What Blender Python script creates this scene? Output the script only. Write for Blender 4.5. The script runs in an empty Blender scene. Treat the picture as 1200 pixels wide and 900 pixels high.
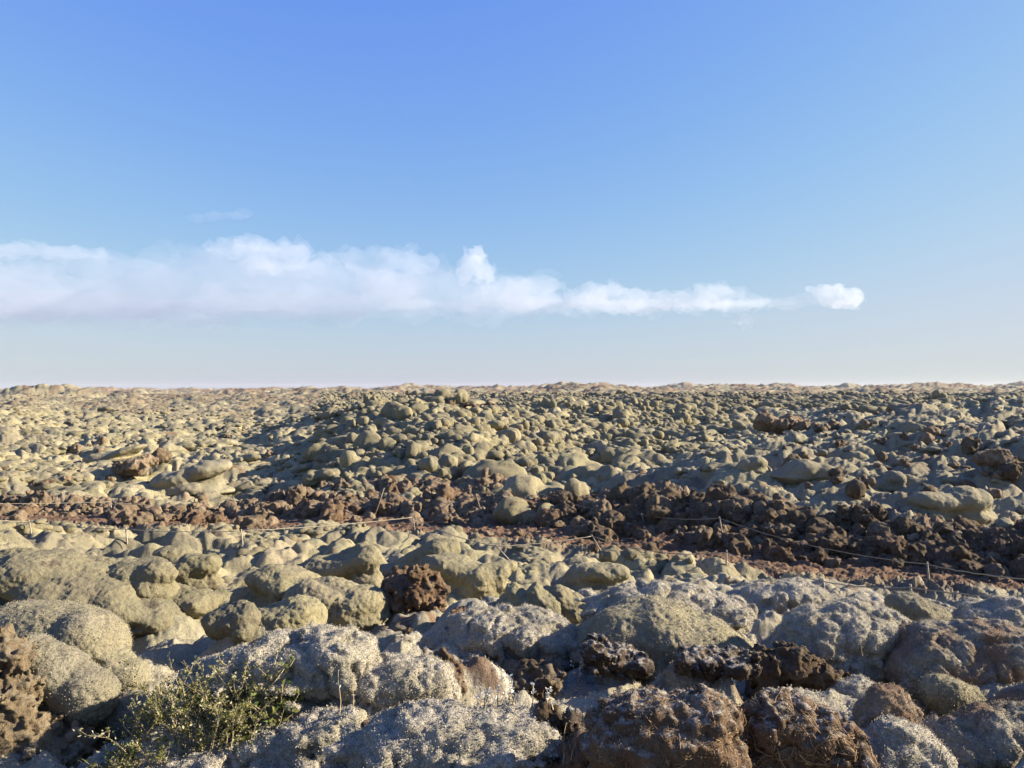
import bpy, math, random
import numpy as np
from mathutils import Vector, Matrix, Euler

R = math.radians
rng = np.random.default_rng(7)
random.seed(7)
scene = bpy.context.scene
COL = scene.collection

# ------------------------------------------------------------------ camera figures
EYE = 1.65                      # the eye is 1.65 m above the nearest ground
FPX = 866.0                     # focal length in photo pixels (1200 wide)
HZ = 455.0                      # photo row of the eye-level line

# ------------------------------------------------------------------ noise (numpy)
def _u(v): return v.astype(np.uint32) if isinstance(v, np.ndarray) else np.uint32(v & 0xFFFFFFFF)
def _h(ix, iy, iz, seed):
    c = (int(seed) * 974634777) & 0xFFFFFFFF
    if not isinstance(iz, np.ndarray): c = (c + int(iz) * 2147483647) & 0xFFFFFFFF
    h = _u(ix) * np.uint32(374761393) + _u(iy) * np.uint32(668265263) + np.uint32(c)
    if isinstance(iz, np.ndarray): h = h + _u(iz) * np.uint32(2147483647)
    h = (h ^ (h >> np.uint32(13))) * np.uint32(1274126177)
    h = (h ^ (h >> np.uint32(15))) * np.uint32(2246822519)
    return h ^ (h >> np.uint32(16))

def _h01(ix, iy, iz, seed):
    return _h(ix, iy, iz, seed).astype(np.float32) * np.float32(1 / 4294967296.0)

def perlin2(x, y, seed=0):
    x0 = np.floor(x); y0 = np.floor(y)
    fx = (x - x0).astype(np.float32); fy = (y - y0).astype(np.float32)
    ix = x0.astype(np.int64); iy = y0.astype(np.int64)
    u = fx * fx * fx * (fx * (fx * 6 - 15) + 10); v = fy * fy * fy * (fy * (fy * 6 - 15) + 10)
    def g(dx, dy):
        a = _h01(ix + dx, iy + dy, 0, seed) * 6.2831853
        return np.cos(a) * (fx - dx) + np.sin(a) * (fy - dy)
    a = g(0, 0); b = g(1, 0); c = g(0, 1); d = g(1, 1)
    return 1.4 * (a + u * (b - a) + v * (c - a) + u * v * (a - b - c + d))

def perlin3(p, seed=0):
    q = np.floor(p); f = (p - q).astype(np.float32); i = q.astype(np.int64)
    w = f * f * f * (f * (f * 6 - 15) + 10)
    out = 0
    for dx in (0, 1):
        wx = w[:, 0] if dx else 1 - w[:, 0]
        for dy in (0, 1):
            wy = w[:, 1] if dy else 1 - w[:, 1]
            for dz in (0, 1):
                wz = w[:, 2] if dz else 1 - w[:, 2]
                hh = _h(i[:, 0] + dx, i[:, 1] + dy, i[:, 2] + dz, seed)
                hh = hh.astype(np.int32); gx = (hh & 1023).astype(np.float32) * np.float32(1 / 511.5) - 1; gy = ((hh >> 10) & 1023).astype(np.float32) * np.float32(1 / 511.5) - 1; gz = ((hh >> 20) & 1023).astype(np.float32) * np.float32(1 / 511.5) - 1
                out = out + wx * wy * wz * (gx * (f[:, 0] - dx) + gy * (f[:, 1] - dy) + gz * (f[:, 2] - dz))
    return (1.3 * out).astype(np.float32)

def fbm2(x, y, octs, seed=0, gain=0.5, ridged=False):
    s = 0; a = 1.0
    for k in range(octs):
        n = perlin2(x * 2.03 ** k + 17.3 * k, y * 2.03 ** k - 9.1 * k, seed + k)
        if ridged: n = 1 - 2 * np.abs(n)
        s = s + a * n; a *= gain
    return s

def fbm3(p, octs, seed=0, gain=0.5, ridged=False):
    s = 0; a = 1.0
    for k in range(octs):
        n = perlin3(p * 2.03 ** k + 7.7 * k, seed + k)
        if ridged: n = 1 - 2 * np.abs(n)
        s = s + a * n; a *= gain
    return s

def domes(x, y, cell, seed, rmin=0.45, rmax=0.8, keep=1.0):
    """Bulging pillows with creases between them, 0..1; and a number per pillow."""
    gx = np.floor(x / cell).astype(np.int64); gy = np.floor(y / cell).astype(np.int64)
    best = np.zeros(x.shape, np.float32); who = np.zeros(x.shape, np.float32)
    for dx in (-1, 0, 1):
        for dy in (-1, 0, 1):
            cx = gx + dx; cy = gy + dy
            ox = _h01(cx, cy, 1, seed); oy = _h01(cx, cy, 2, seed)
            rr = _h01(cx, cy, 3, seed); an = _h01(cx, cy, 4, seed) * 3.1416
            el = 0.65 + 0.7 * _h01(cx, cy, 5, seed)
            k = _h01(cx, cy, 6, seed) < keep
            px = (x - (cx + ox) * cell).astype(np.float32); py = (y - (cy + oy) * cell).astype(np.float32)
            c, s = np.cos(an), np.sin(an)
            a = (px * c + py * s) * el; b = (-px * s + py * c) / el
            r = cell * (rmin + (rmax - rmin) * rr)
            hgt = np.maximum(0, 1 - (a * a + b * b) / (1.5 * r * r)) ** 0.8 * (0.5 + 0.5 * rr) * k
            m = hgt > best
            who = np.where(m, rr * 7.31 % 1.0, who); best = np.maximum(best, hgt)
    return best, who

def sstep(a, b, x):
    t = np.clip((x - a) / (b - a), 0, 1)
    return t * t * (3 - 2 * t)

# ------------------------------------------------------------------ the lie of the land
# per viewing direction (photo column): list of (photo row, distance in metres)
PROFILE = {
    0: [(900, 3.2), (800, 4.6), (740, 6.2), (655, 10), (640, 13), (627, 17), (600, 21), (566, 25), (535, 29), (508, 34), (486, 44), (474, 60), (466, 85), (461.5, 150), (463.5, 400), (460, 1500)],
    200: [(900, 3.4), (850, 4.0), (805, 5.2), (750, 6.6), (700, 9.2), (650, 13), (630, 16.5), (602, 21), (578, 25), (552, 29), (528, 34), (500, 44), (485, 60), (475, 85), (467, 150), (465, 400), (460, 1500)],
    300: [(900, 3.3), (840, 4.1), (797, 5.1), (750, 6.4), (705, 8.7), (660, 12), (636, 15.5), (603, 21), (584, 24.5), (563, 28), (542, 33), (510, 43), (489, 60), (473, 90), (465, 150), (464, 400), (460, 1500)],
    400: [(900, 3.2), (830, 4.2), (790, 5), (750, 6.3), (710, 8.2), (670, 11), (640, 14.5), (620, 17.5), (592, 21), (568, 24), (545, 28), (520, 33), (494, 41), (480, 50), (470, 85), (463, 130), (463, 400), (459, 1500)],
    480: [(900, 3.1), (835, 4.1), (792, 4.9), (753, 6.2), (714, 8), (678, 10.5), (645, 14), (625, 17), (595, 20.5), (560, 23), (521, 27), (488, 32), (472, 38), (470, 42), (479, 50), (472, 80), (463, 130), (462, 400), (458.5, 1500)],
    600: [(900, 3.0), (840, 4.0), (800, 4.8), (760, 6), (720, 7.8), (690, 9.6), (662, 12), (632, 15.5), (604, 19), (589, 20.5), (564, 23), (536, 27), (507, 33), (482, 41), (475, 46), (478, 54), (470, 75), (461, 120), (460, 300), (457.5, 1500)],
    700: [(900, 2.95), (845, 3.9), (800, 4.8), (765, 5.9), (725, 7.5), (695, 9.2), (668, 11.5), (640, 14.3), (612, 17), (588, 18.6), (566, 20.3), (578, 22.5), (571, 25.5), (551, 29), (517, 35), (489, 42), (474, 48), (474, 58), (466, 80), (460, 120), (459.5, 300), (457, 1500)],
    800: [(900, 2.9), (850, 3.7), (800, 4.8), (770, 5.7), (730, 7.2), (700, 8.8), (682, 10.5), (655, 13), (625, 15.5), (583, 17.2), (540, 19.2), (526, 20.6), (548, 24), (552, 27), (538, 31), (508, 37), (482, 44), (472, 55), (464, 80), (459.5, 120), (458.5, 300), (457, 1500)],
    900: [(900, 2.85), (850, 3.65), (800, 4.7), (765, 5.7), (724, 7.2), (702, 9), (684, 10.8), (653, 13), (614, 15.1), (568, 17.2), (518, 19.8), (494, 22), (502, 25), (516, 29), (500, 35), (482, 44), (470, 58), (463, 85), (459, 150), (458, 400), (457, 1500)],
    1000: [(900, 2.8), (850, 3.6), (800, 4.6), (760, 5.7), (716, 7.2), (704, 9.2), (688, 11), (652, 13), (604, 14.8), (553, 17), (511, 19.5), (493, 22.5), (486, 25.5), (492, 30), (488, 36), (476, 46), (464, 80), (460, 150), (458, 400), (457, 1500)],
    1200: [(900, 2.8), (850, 3.6), (800, 4.5), (745, 5.8), (720, 6.6), (716, 9), (694, 10.5), (660, 12.2), (600, 14.2), (538, 16.7), (493, 19.8), (477, 23), (473, 28), (478, 36), (474, 47), (463, 80), (460, 150), (458, 400), (457, 1500)],
}
LG = np.linspace(math.log(0.5), math.log(3000), 700)
def _smooth(v, sig, ax):
    n = int(3 * sig); k = np.exp(-0.5 * (np.arange(-n, n + 1) / sig) ** 2); k /= k.sum()
    pad = [(0, 0)] * v.ndim; pad[ax] = (n, n)
    return np.apply_along_axis(lambda q: np.convolve(q, k, mode='valid'), ax, np.pad(v, pad, mode='edge'))
def _prof(c):
    pts = PROFILE[c] + [(457.5 if c < 500 else 456.5, 2900)]
    return np.interp(LG, [math.log(p[1]) for p in pts], [-(p[0] + 7.0 * min(1.0, max(0.0, math.log(p[1] / 33.0) / 1.2)) * min(1.0, max(0.0, 1 - math.log(p[1] / 250.0) / 1.79)) - HZ) / FPX * p[1] for p in pts])
PX0, PXS = -500.0, 20.0
_grid = np.arange(PX0, 1700 + PXS, PXS)
_raw = np.array([_prof(c) for c in sorted(PROFILE)])
PTAB = np.array([np.interp(_grid, sorted(PROFILE), _raw[:, k]) for k in range(len(LG))]).T
PTAB = _smooth(_smooth(PTAB, 4.0, 1), 1.6, 0)

def base_z(x, y):
    """smooth land, eye level = 0"""
    u = 600 + FPX * x / y
    l = (np.log(np.maximum(y, 0.5)) - LG[0]) / (LG[1] - LG[0])
    l = np.clip(l, 0, len(LG) - 1.001); li = l.astype(int); lf = l - li
    c = np.clip((u - PX0) / PXS, 0, len(PTAB) - 1.001); ci = c.astype(int); cf = c - ci
    return (PTAB[ci, li] * (1 - lf) + PTAB[ci, li + 1] * lf) * (1 - cf) + (PTAB[ci + 1, li] * (1 - lf) + PTAB[ci + 1, li + 1] * lf) * cf

# brown trodden path between the two rope lines
PATH = np.array([(-30, 20.5), (-14, 19.6), (-7, 18.6), (-2, 17.4), (0.7, 15.4), (3.0, 13.2), (5.0, 11.6), (8.0, 10.4), (14, 9.4), (25, 8)], float)
def path_dist(x, y):
    d = np.full(x.shape, 1e9); side = np.zeros(x.shape)
    for a, b in zip(PATH[:-1], PATH[1:]):
        ab = b - a; t = np.clip(((x - a[0]) * ab[0] + (y - a[1]) * ab[1]) / (ab @ ab), 0, 1)
        ex = x - a[0] - t * ab[0]; ey = y - a[1] - t * ab[1]
        dd = np.hypot(ex, ey); m = dd < d
        side = np.where(m, np.sign(ab[0] * ey - ab[1] * ex), side); d = np.minimum(d, dd)
    return d * side            # + on the far side

# ------------------------------------------------------------------ ground features given by place: (px, py, Y, rx, ry, height)
RIDGES = [(-2.5, 25.5, -2.2, 38, 2.7, 0.55), (-9.5, 33, -11, 44, 2.6, 0.45), (-6, 25.5, -7.5, 30, 1.6, 0.4), (-95, 150, -88, 150, 7, 2.3), (-41, 150, -31, 150, 6, 1.7), (-62, 170, -50, 170, 6, 0.9)]
FEATURES = []                   # filled below: ridges and swells of the near ground

def land(x, y, fine=True):
    """height above the eye line, and the surface masks"""
    z = base_z(x, y)
    u = 600 + FPX * x / y
    pd = path_dist(x, y)
    # large swells
    n1 = perlin2(x / 9 + 3, y / 9, 1); n2 = perlin2(x / 60, y / 60 + 5, 2); n3 = perlin2(x / 22, y / 22, 3)
    far = sstep(25, 90, y)
    z = z + (0.46 * n1 + 0.2 * perlin2(x / 3.6, y / 4.2 + 7, 4)) * sstep(11, 20, y) * sstep(1.0, 4.0, np.abs(pd))
    for (ax, ay, bx, by, wd, hh) in RIDGES:
        t = np.clip(((x - ax) * (bx - ax) + (y - ay) * (by - ay)) / ((bx - ax) ** 2 + (by - ay) ** 2), 0, 1)
        q = np.hypot(x - ax - t * (bx - ax), y - ay - t * (by - ay)) / wd
        z = z + hh * np.exp(-q * q)
    z = z + far * (0.9 * n2 + 0.55 * n3 + 0.5 * fbm2(x / 12, y / 12, 2, 60, ridged=True)) * np.clip(y / 160, 0.25, 3.0)
    # pillows: how strong in which place
    soilband = sstep(1.7, 0.7, np.abs(pd - 0.1))
    rub_w = 0.8 + 2.6 * sstep(-9, -3, x) * sstep(2.2, -0.5, x) + 1.3 * sstep(-1, 2, x)
    rubble = np.clip(sstep(1.0, -0.2, np.maximum(-pd - 1.3, pd - 1.0 - rub_w) + 0.9 * perlin2(x / 1.3, y / 1.3, 11)), 0, 1)
    wx = x + 0.12 * perlin2(x / 0.45, y / 0.45, 21); wy = y + 0.12 * perlin2(x / 0.45 + 9, y / 0.45, 22)
    dA, wA = domes(wx, wy, 0.75, 31, 0.45, 0.8)
    dB, wB = domes(wx + 5, wy * 1.0, 1.7, 32, 0.4, 0.75, 0.85)
    dC, wC = domes(wx, wy, 0.33, 33, 0.4, 0.75, 0.8)
    righthill = sstep(640, 740, u - (y - 18) * 12) * sstep(11.5, 14, y) * sstep(34, 25, y)
    near = sstep(12.5, 8.0, y)
    amp = (1 - rubble) * (1 - 0.9 * soilband)
    z = z + amp * (1 - near) * ((0.30 - 0.25 * righthill) * dA * sstep(300, 60, y) + (0.42 - 0.18 * righthill) * dB + 0.09 * dC * sstep(60, 20, y) * (1 - .5 * righthill) - 0.25)
    z = z + amp * near * (0.17 * dA + 0.20 * dB + 0.07 * dC - 0.15)
    crease_a = np.maximum(0, 1 - np.abs(perlin2(wx / 0.9 + 3, wy / 0.9, 61)) * 6); crease_b = np.maximum(0, 1 - np.abs(perlin2(wx / 2.1 + 3, wy / 2.1 + 8, 62)) * 7)
    z = z - amp * (0.10 * crease_a * sstep(70, 25, y) + 0.2 * crease_b * sstep(90, 35, y))
    # right hill: long shallow folds
    z = z + righthill * (0.17 * fbm2(x / 1.6 + 0.3 * y, y / 0.8, 4, 41, 0.55) + 0.05 * fbm2(x / 0.7, y / 0.5, 3, 44, 0.6, True) - 0.03)
    # near ground: creased frosty mats
    z = z + near * 0.085 * fbm2(x / 0.6 + 0.4 * y, y / 0.45 - 0.5 * x, 4, 42, 0.55)
    # trampled rubble
    z = z + rubble * 0.13 * fbm2(x / 0.6, y / 0.6, 5, 43, 0.68, True) * (1 - 0.65 * soilband)
    far2 = sstep(40, 120, y)
    z = z + far2 * (0.7 * domes(x, y, 5.0, 51, 0.4, 0.8, 0.5)[0] + 0.35 * domes(x, y, 1.9, 52)[0] - 0.3)
    z = z + sstep(120, 240, y) * sstep(2200, 900, y) * 0.0085 * y * np.maximum(0, 0.15 + fbm2(x / 60, y / 150, 3, 66))
    for (px, py, Y, rx, ry, hh, rot) in FEATURES:
        cx = (px - 600) / FPX * Y
        a = (x - cx) * math.cos(rot) + (y - Y) * math.sin(rot); b = -(x - cx) * math.sin(rot) + (y - Y) * math.cos(rot)
        q = (a / rx) ** 2 + (b / ry) ** 2
        z = z + hh * np.exp(-q * 1.2) if hh < 0 else z + hh * np.exp(-q ** 1.5)
    if fine:
        vis = 0.0016 * y
        z = z + (0.04 + 0.03 * righthill) * amp * fbm2(x / 0.42, y / 0.36, 3, 73, 0.6) * sstep(8, 12, y) * sstep(70, 30, y) + (0.022 * fbm2(x / 0.14, y / 0.14, 2, 71) * sstep(30, 8, y) + 0.009 * fbm2(x / 0.035, y / 0.035, 2, 72) * sstep(9, 5, y)) * (1 + 0.8 * rubble)
    # masks
    soil = np.clip(soilband * 0.9 + rubble * 0.75 * sstep(-0.5, 0.2, perlin2(x / 0.7, y / 0.7, 81) + 0.25), 0, 1)
    nb = fbm2(x / 0.55, y / 0.4, 3, 82)
    soil = np.maximum(soil, sstep(0.36, 0.6, nb) * near * 0.85 * sstep(230, 420, u))
    soil = np.maximum(soil, righthill * 0.6 * sstep(0.25, 0.7, fbm2(x / 1.5, y / 1.1, 3, 84)))
    soil = np.maximum(soil, sstep(0.62, 0.9, fbm2(x / 1.6, y / 1.6, 3, 85)) * (1 - near) * 0.8 * sstep(120, 40, y))
    frost = sstep(9.5, 5.0, y) * (0.35 + 0.65 * sstep(200, 420, u + 12 * (7 - y) * 6))
    frost = np.maximum(frost, 0.75 * sstep(560, 760, u) * sstep(11, 8, y))
    frost = np.maximum(frost, 0.14 * righthill)
    soil = np.maximum(soil, (0.45 + 0.3 * sstep(110, 200, y)) * sstep(46, 60, y + 6 * n3) * sstep(-0.4, 0.35, fbm2(x / (3.0 + y / 60), y / (5.0 + y / 30), 3, 88)))
    frost = frost * (1 - 0.8 * soilband) * (0.65 + 0.35 * sstep(-0.4, 0.3, perlin2(x / 0.8, y / 0.6, 87)))
    grn = sstep(0.62, 0.85, fbm2(x / 0.6, y / 0.6, 2, 91)) * 0.5 * near
    return z, soil, frost, grn

FEATURES += [
    # px, py, Y, rx, ry, h, rot
    (60, 690, 7.6, 1.3, 0.8, 0.42, -0.35),        # pale swell at the left
    (150, 720, 7.1, 0.9, 0.6, 0.22, -0.5),
    (190, 850, 4.35, 0.55, 0.50, -0.42, 0),       # hollow of the shrub
    (300, 865, 3.9, 0.55, 0.30, 0.20, 0.5),       # frosty ridge in front of it
    (230, 760, 6.2, 0.7, 0.35, 0.12, -0.5),
    (330, 770, 5.8, 0.55, 0.4, 0.26, 0.3),
    (385, 770, 5.5, 0.4, 0.35, 0.16, 0.3),
    (455, 810, 4.75, 0.42, 0.36, 0.24, 0.1),      # mound with the brown hollow
    (430, 715, 7.9, 0.9, 0.5, 0.14, 0.2),
    (590, 740, 6.6, 0.75, 0.40, 0.24, -0.2),
    (610, 855, 3.8, 0.35, 0.3, 0.05, 0),
    (450, 860, 3.75, 0.55, 0.3, 0.10, 0.2),
    (770, 765, 5.75, 0.70, 0.35, 0.22, -0.15),    # the sunlit dome
    (820, 710, 8.2, 1.3, 0.5, 0.12, 0),
    (960, 700, 8.4, 0.8, 0.4, 0.10, 0),
    (1075, 860, 3.95, 0.22, 0.40, -0.42, 0), (925, 830, 4.2, 0.3, 0.3, -0.2, 0), (560, 815, 4.6, 0.25, 0.2, -0.15, 0), (700, 800, 4.7, 0.3, 0.2, -0.14, 0), (270, 775, 5.6, 0.5, 0.35, -0.2, 0),
]

# ------------------------------------------------------------------ ground sheet
NU = 1300
US = np.linspace(-1.02, 1.02, NU)
def _rows():
    out = [0.9]
    while out[-1] < 2600:
        y = out[-1]
        s = 0.0036 if y < 12 else 0.0042 if y < 60 else 0.0085
        if y < 2.4: s = 0.012
        out.append(y * (1 + s))
    return np.array(out)
YS = _rows(); NY = len(YS)
GX = (US[None, :] * YS[:, None]); GY = np.repeat(YS[:, None], NU, 1)
def _land_rows():
    zs = []; so = []; fr = []; gr = []
    for k in range(0, NY, 100):
        a, b, c, d = land(GX[k:k + 100], GY[k:k + 100])
        zs.append(a); so.append(b); fr.append(c); gr.append(d)
    return [np.concatenate(v).astype(np.float32) for v in (zs, so, fr, gr)]
GZ, GSOIL, GFROST, GGRN = _land_rows()
GZ = GZ + EYE
GPATH = np.stack([path_dist(GX[k], GY[k]) for k in range(0, NY)]).astype(np.float32)
LYS = np.log(YS)

def gz(x, y):
    """ground height at a place, from the sheet itself"""
    fu = (x / y - US[0]) / (US[1] - US[0]); fr = np.interp(np.log(y), LYS, np.arange(NY))
    i = int(min(max(fr, 0), NY - 2)); j = int(min(max(fu, 0), NU - 2)); a = fr - i; b = min(max(fu - j, 0), 1)
    return float((GZ[i, j] * (1 - b) + GZ[i, j + 1] * b) * (1 - a) + (GZ[i + 1, j] * (1 - b) + GZ[i + 1, j + 1] * b) * a)
def gmask(M, x, y):
    fu = (x / y - US[0]) / (US[1] - US[0]); fr = np.interp(np.log(y), LYS, np.arange(NY))
    return float(M[int(min(max(fr, 0), NY - 1)), int(min(max(fu, 0), NU - 1))])
_SM = (EYE - GZ) / YS[:, None]
_CM = np.minimum.accumulate(_SM, axis=0)       # lowest slope so far = what the eye sees
def spot(px, py):
    """where the view through a photo pixel meets the ground: x, y, z"""
    u = (px - 600) / FPX; j = int(round((u - US[0]) / (US[1] - US[0]))); j = min(max(j, 0), NU - 1)
    s = (py - HZ) / FPX
    k = int(np.argmax(_SM[:, j] * (YS > 2.0) + 9 * (YS <= 2.0) <= s))
    if k == 0: k = NY - 1
    y = YS[k]
    return u * y, y, float(GZ[k, j])

def mesh_from(name, V, Q, smooth=True, attrs=None):
    """V (n,3), Q (m,3 or 4)"""
    V = np.asarray(V, np.float32); Q = np.asarray(Q, np.int32)
    me = bpy.data.meshes.new(name)
    me.vertices.add(len(V)); me.vertices.foreach_set('co', V.ravel())
    k = Q.shape[1]
    me.loops.add(Q.size); me.loops.foreach_set('vertex_index', Q.ravel())
    me.polygons.add(len(Q)); me.polygons.foreach_set('loop_start', np.arange(0, Q.size, k, dtype=np.int32))
    try: me.polygons.foreach_set('loop_total', np.full(len(Q), k, np.int32))
    except Exception: pass
    me.polygons.foreach_set('use_smooth', np.full(len(Q), smooth, bool))
    for an, av in (attrs or {}).items():
        a = me.attributes.new(an, 'FLOAT', 'POINT'); a.data.foreach_set('value', np.asarray(av, np.float32).ravel())
    me.update(calc_edges=True)
    return me

def grid_quads(ny, nu):
    i = np.arange(ny * nu, dtype=np.int32).reshape(ny, nu)
    return np.stack([i[:-1, :-1], i[:-1, 1:], i[1:, 1:], i[1:, :-1]], -1).reshape(-1, 4)

def link(name, me, mat=None, parent=None, loc=None):
    o = bpy.data.objects.new(name, me); COL.objects.link(o)
    if mat is not None and me is not None and not me.materials: me.materials.append(mat)
    if parent is not None: o.parent = parent
    if loc is not None: o.location = loc
    return o
def tag(o, label=None, cat=None, group=None, kind=None):
    if label: o['label'] = label
    if cat: o['category'] = cat
    if group: o['group'] = group
    if kind: o['kind'] = kind
    return o
def empty(name, loc):
    o = bpy.data.objects.new(name, None); COL.objects.link(o); o.location = loc; o.empty_display_size = 0.1
    return o

# ------------------------------------------------------------------ materials
def mat_new(name):
    m = bpy.data.materials.new(name); m.use_nodes = True
    nt = m.node_tree; nt.nodes.clear()
    out = nt.nodes.new('ShaderNodeOutputMaterial'); b = nt.nodes.new('ShaderNodeBsdfPrincipled')
    nt.links.new(b.outputs[0], out.inputs[0])
    b.inputs['Roughness'].default_value = 0.95
    b.inputs['Specular IOR Level'].default_value = 0.15
    return m, nt, b
class NB:
    def __init__(s, nt, coord='Object'):
        s.nt = nt; s.L = nt.links.new
        tc = nt.nodes.new('ShaderNodeTexCoord'); s.co = tc.outputs[coord]
    def shift(s):
        """offset pattern per object so copies differ"""
        oi = s.nt.nodes.new('ShaderNodeObjectInfo'); m = s.nt.nodes.new('ShaderNodeVectorMath'); m.operation = 'MULTIPLY_ADD'
        c = s.nt.nodes.new('ShaderNodeCombineXYZ')
        for k in range(3): s.L(oi.outputs['Random'], c.inputs[k])
        s.L(c.outputs[0], m.inputs[0]); m.inputs[1].default_value = (37, 53, 71); s.L(s.co, m.inputs[2]); s.co = m.outputs[0]
        s.rand = oi.outputs['Random']
    def noise(s, scale, detail=3, rough=0.55, dist=0.0, out='Fac'):
        n = s.nt.nodes.new('ShaderNodeTexNoise'); n.inputs['Scale'].default_value = scale; n.inputs['Detail'].default_value = detail
        n.inputs['Roughness'].default_value = rough; n.inputs['Distortion'].default_value = dist
        s.L(s.co, n.inputs['Vector']); return n.outputs[out]
    def voro(s, scale, feat='F1'):
        n = s.nt.nodes.new('ShaderNodeTexVoronoi'); n.feature = feat; n.inputs['Scale'].default_value = scale
        s.L(s.co, n.inputs['Vector']); return n.outputs['Distance']
    def ramp(s, f, stops):
        r = s.nt.nodes.new('ShaderNodeValToRGB'); s.L(f, r.inputs[0])
        el = r.color_ramp.elements
        while len(el) < len(stops): el.new(0.5)
        for e, (p, c) in zip(el, stops):
            e.position = p; e.color = (c, c, c, 1) if not isinstance(c, tuple) else (*c, 1)
        return r.outputs[0]
    def mix(s, f, a, b, mode='MIX'):
        m = s.nt.nodes.new('ShaderNodeMix'); m.data_type = 'RGBA'; m.blend_type = mode
        for sock, v in ((m.inputs[0], f), (m.inputs[6], a), (m.inputs[7], b)):
            if isinstance(v, (int, float)): sock.default_value = v
            elif isinstance(v, tuple): sock.default_value = (*v, 1)
            else: s.L(v, sock)
        return m.outputs[2]
    def math(s, op, a, b=None):
        m = s.nt.nodes.new('ShaderNodeMath'); m.operation = op
        for sock, v in ((m.inputs[0], a), (m.inputs[1], b)):
            if v is None: continue
            if isinstance(v, (int, float)): sock.default_value = v
            else: s.L(v, sock)
        return m.outputs[0]
    def attr(s, n):
        a = s.nt.nodes.new('ShaderNodeAttribute'); a.attribute_name = n; return a.outputs['Fac']
    def bump(s, h, dist, strength=1.0, prev=None):
        b = s.nt.nodes.new('ShaderNodeBump'); b.inputs['Distance'].default_value = dist; b.inputs['Strength'].default_value = strength
        s.L(h, b.inputs['Height'])
        if prev is not None: s.L(prev, b.inputs['Normal'])
        return b.outputs[0]

MOSS_A = (0.345, 0.30, 0.165); MOSS_B = (0.25, 0.23, 0.138); MOSS_C = (0.315, 0.265, 0.172)
FROST = (0.50, 0.455, 0.375); SOIL = (0.095, 0.056, 0.034); SOIL2 = (0.185, 0.115, 0.068); GREEN = (0.13, 0.135, 0.035)

def moss_colour(n, frost, soil=None, green=None, rand=None, specks=0.45):
    c = n.mix(n.ramp(n.noise(2.3, 4), [(0.35, 0.0), (0.65, 1.0)]), MOSS_A, MOSS_B)
    c = n.mix(n.ramp(n.noise(0.9, 3), [(0.42, 0.0), (0.66, 0.8)]), c, MOSS_C)
    c = n.mix(n.ramp(n.noise(0.28, 4, 0.6), [(0.48, 0.0), (0.62, 0.75)]), c, (0.16, 0.145, 0.10))
    if rand is not None:
        c = n.mix(n.math('MULTIPLY', rand, 0.6), c, (0.15, 0.132, 0.075))
    grain = n.noise(75, 4, 0.7)
    c = n.mix(n.ramp(grain, [(0.36, specks), (0.54, 0.0)]), c, (0.065, 0.05, 0.035))
    c = n.mix(n.ramp(n.noise(13, 4, 0.65), [(0.36, 0.45), (0.5, 0.0)]), c, (0.115, 0.09, 0.06))
    c = n.mix(n.ramp(n.noise(3.4, 6, 0.68), [(0.615, 0.0), (0.66, 0.8)]), c, (0.085, 0.066, 0.046))
    c = n.mix(n.ramp(n.noise(1.3, 5, 0.62), [(0.58, 0.0), (0.70, 0.5)]), c, (0.17, 0.14, 0.095))
    fg = n.ramp(n.noise(70, 4, 0.7), [(0.36, 0.0), (0.66, 1.0)])
    fb = n.ramp(n.noise(5, 4, 0.6), [(0.36, 0.25), (0.6, 1.0)])
    ff = n.math('MULTIPLY', n.math('MULTIPLY', fg, fb), frost)
    gc = n.mix(n.math('MULTIPLY', frost, 0.65) if not isinstance(frost, float) else frost * 0.65, c, (0.20, 0.18, 0.128))
    c = n.mix(ff, gc, FROST)
    if green is not None: c = n.mix(green, c, GREEN)
    if soil is not None:
        sc = n.mix(n.ramp(n.noise(6, 5, 0.65), [(0.35, 0.0), (0.65, 1.0)]), SOIL, SOIL2)
        c = n.mix(soil, c, sc)
    h = n.bump(n.noise(16, 5, 0.7), 0.035, 0.8)
    h = n.bump(n.noise(90, 4, 0.7), 0.012, 0.9, h)
    return c, h

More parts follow.
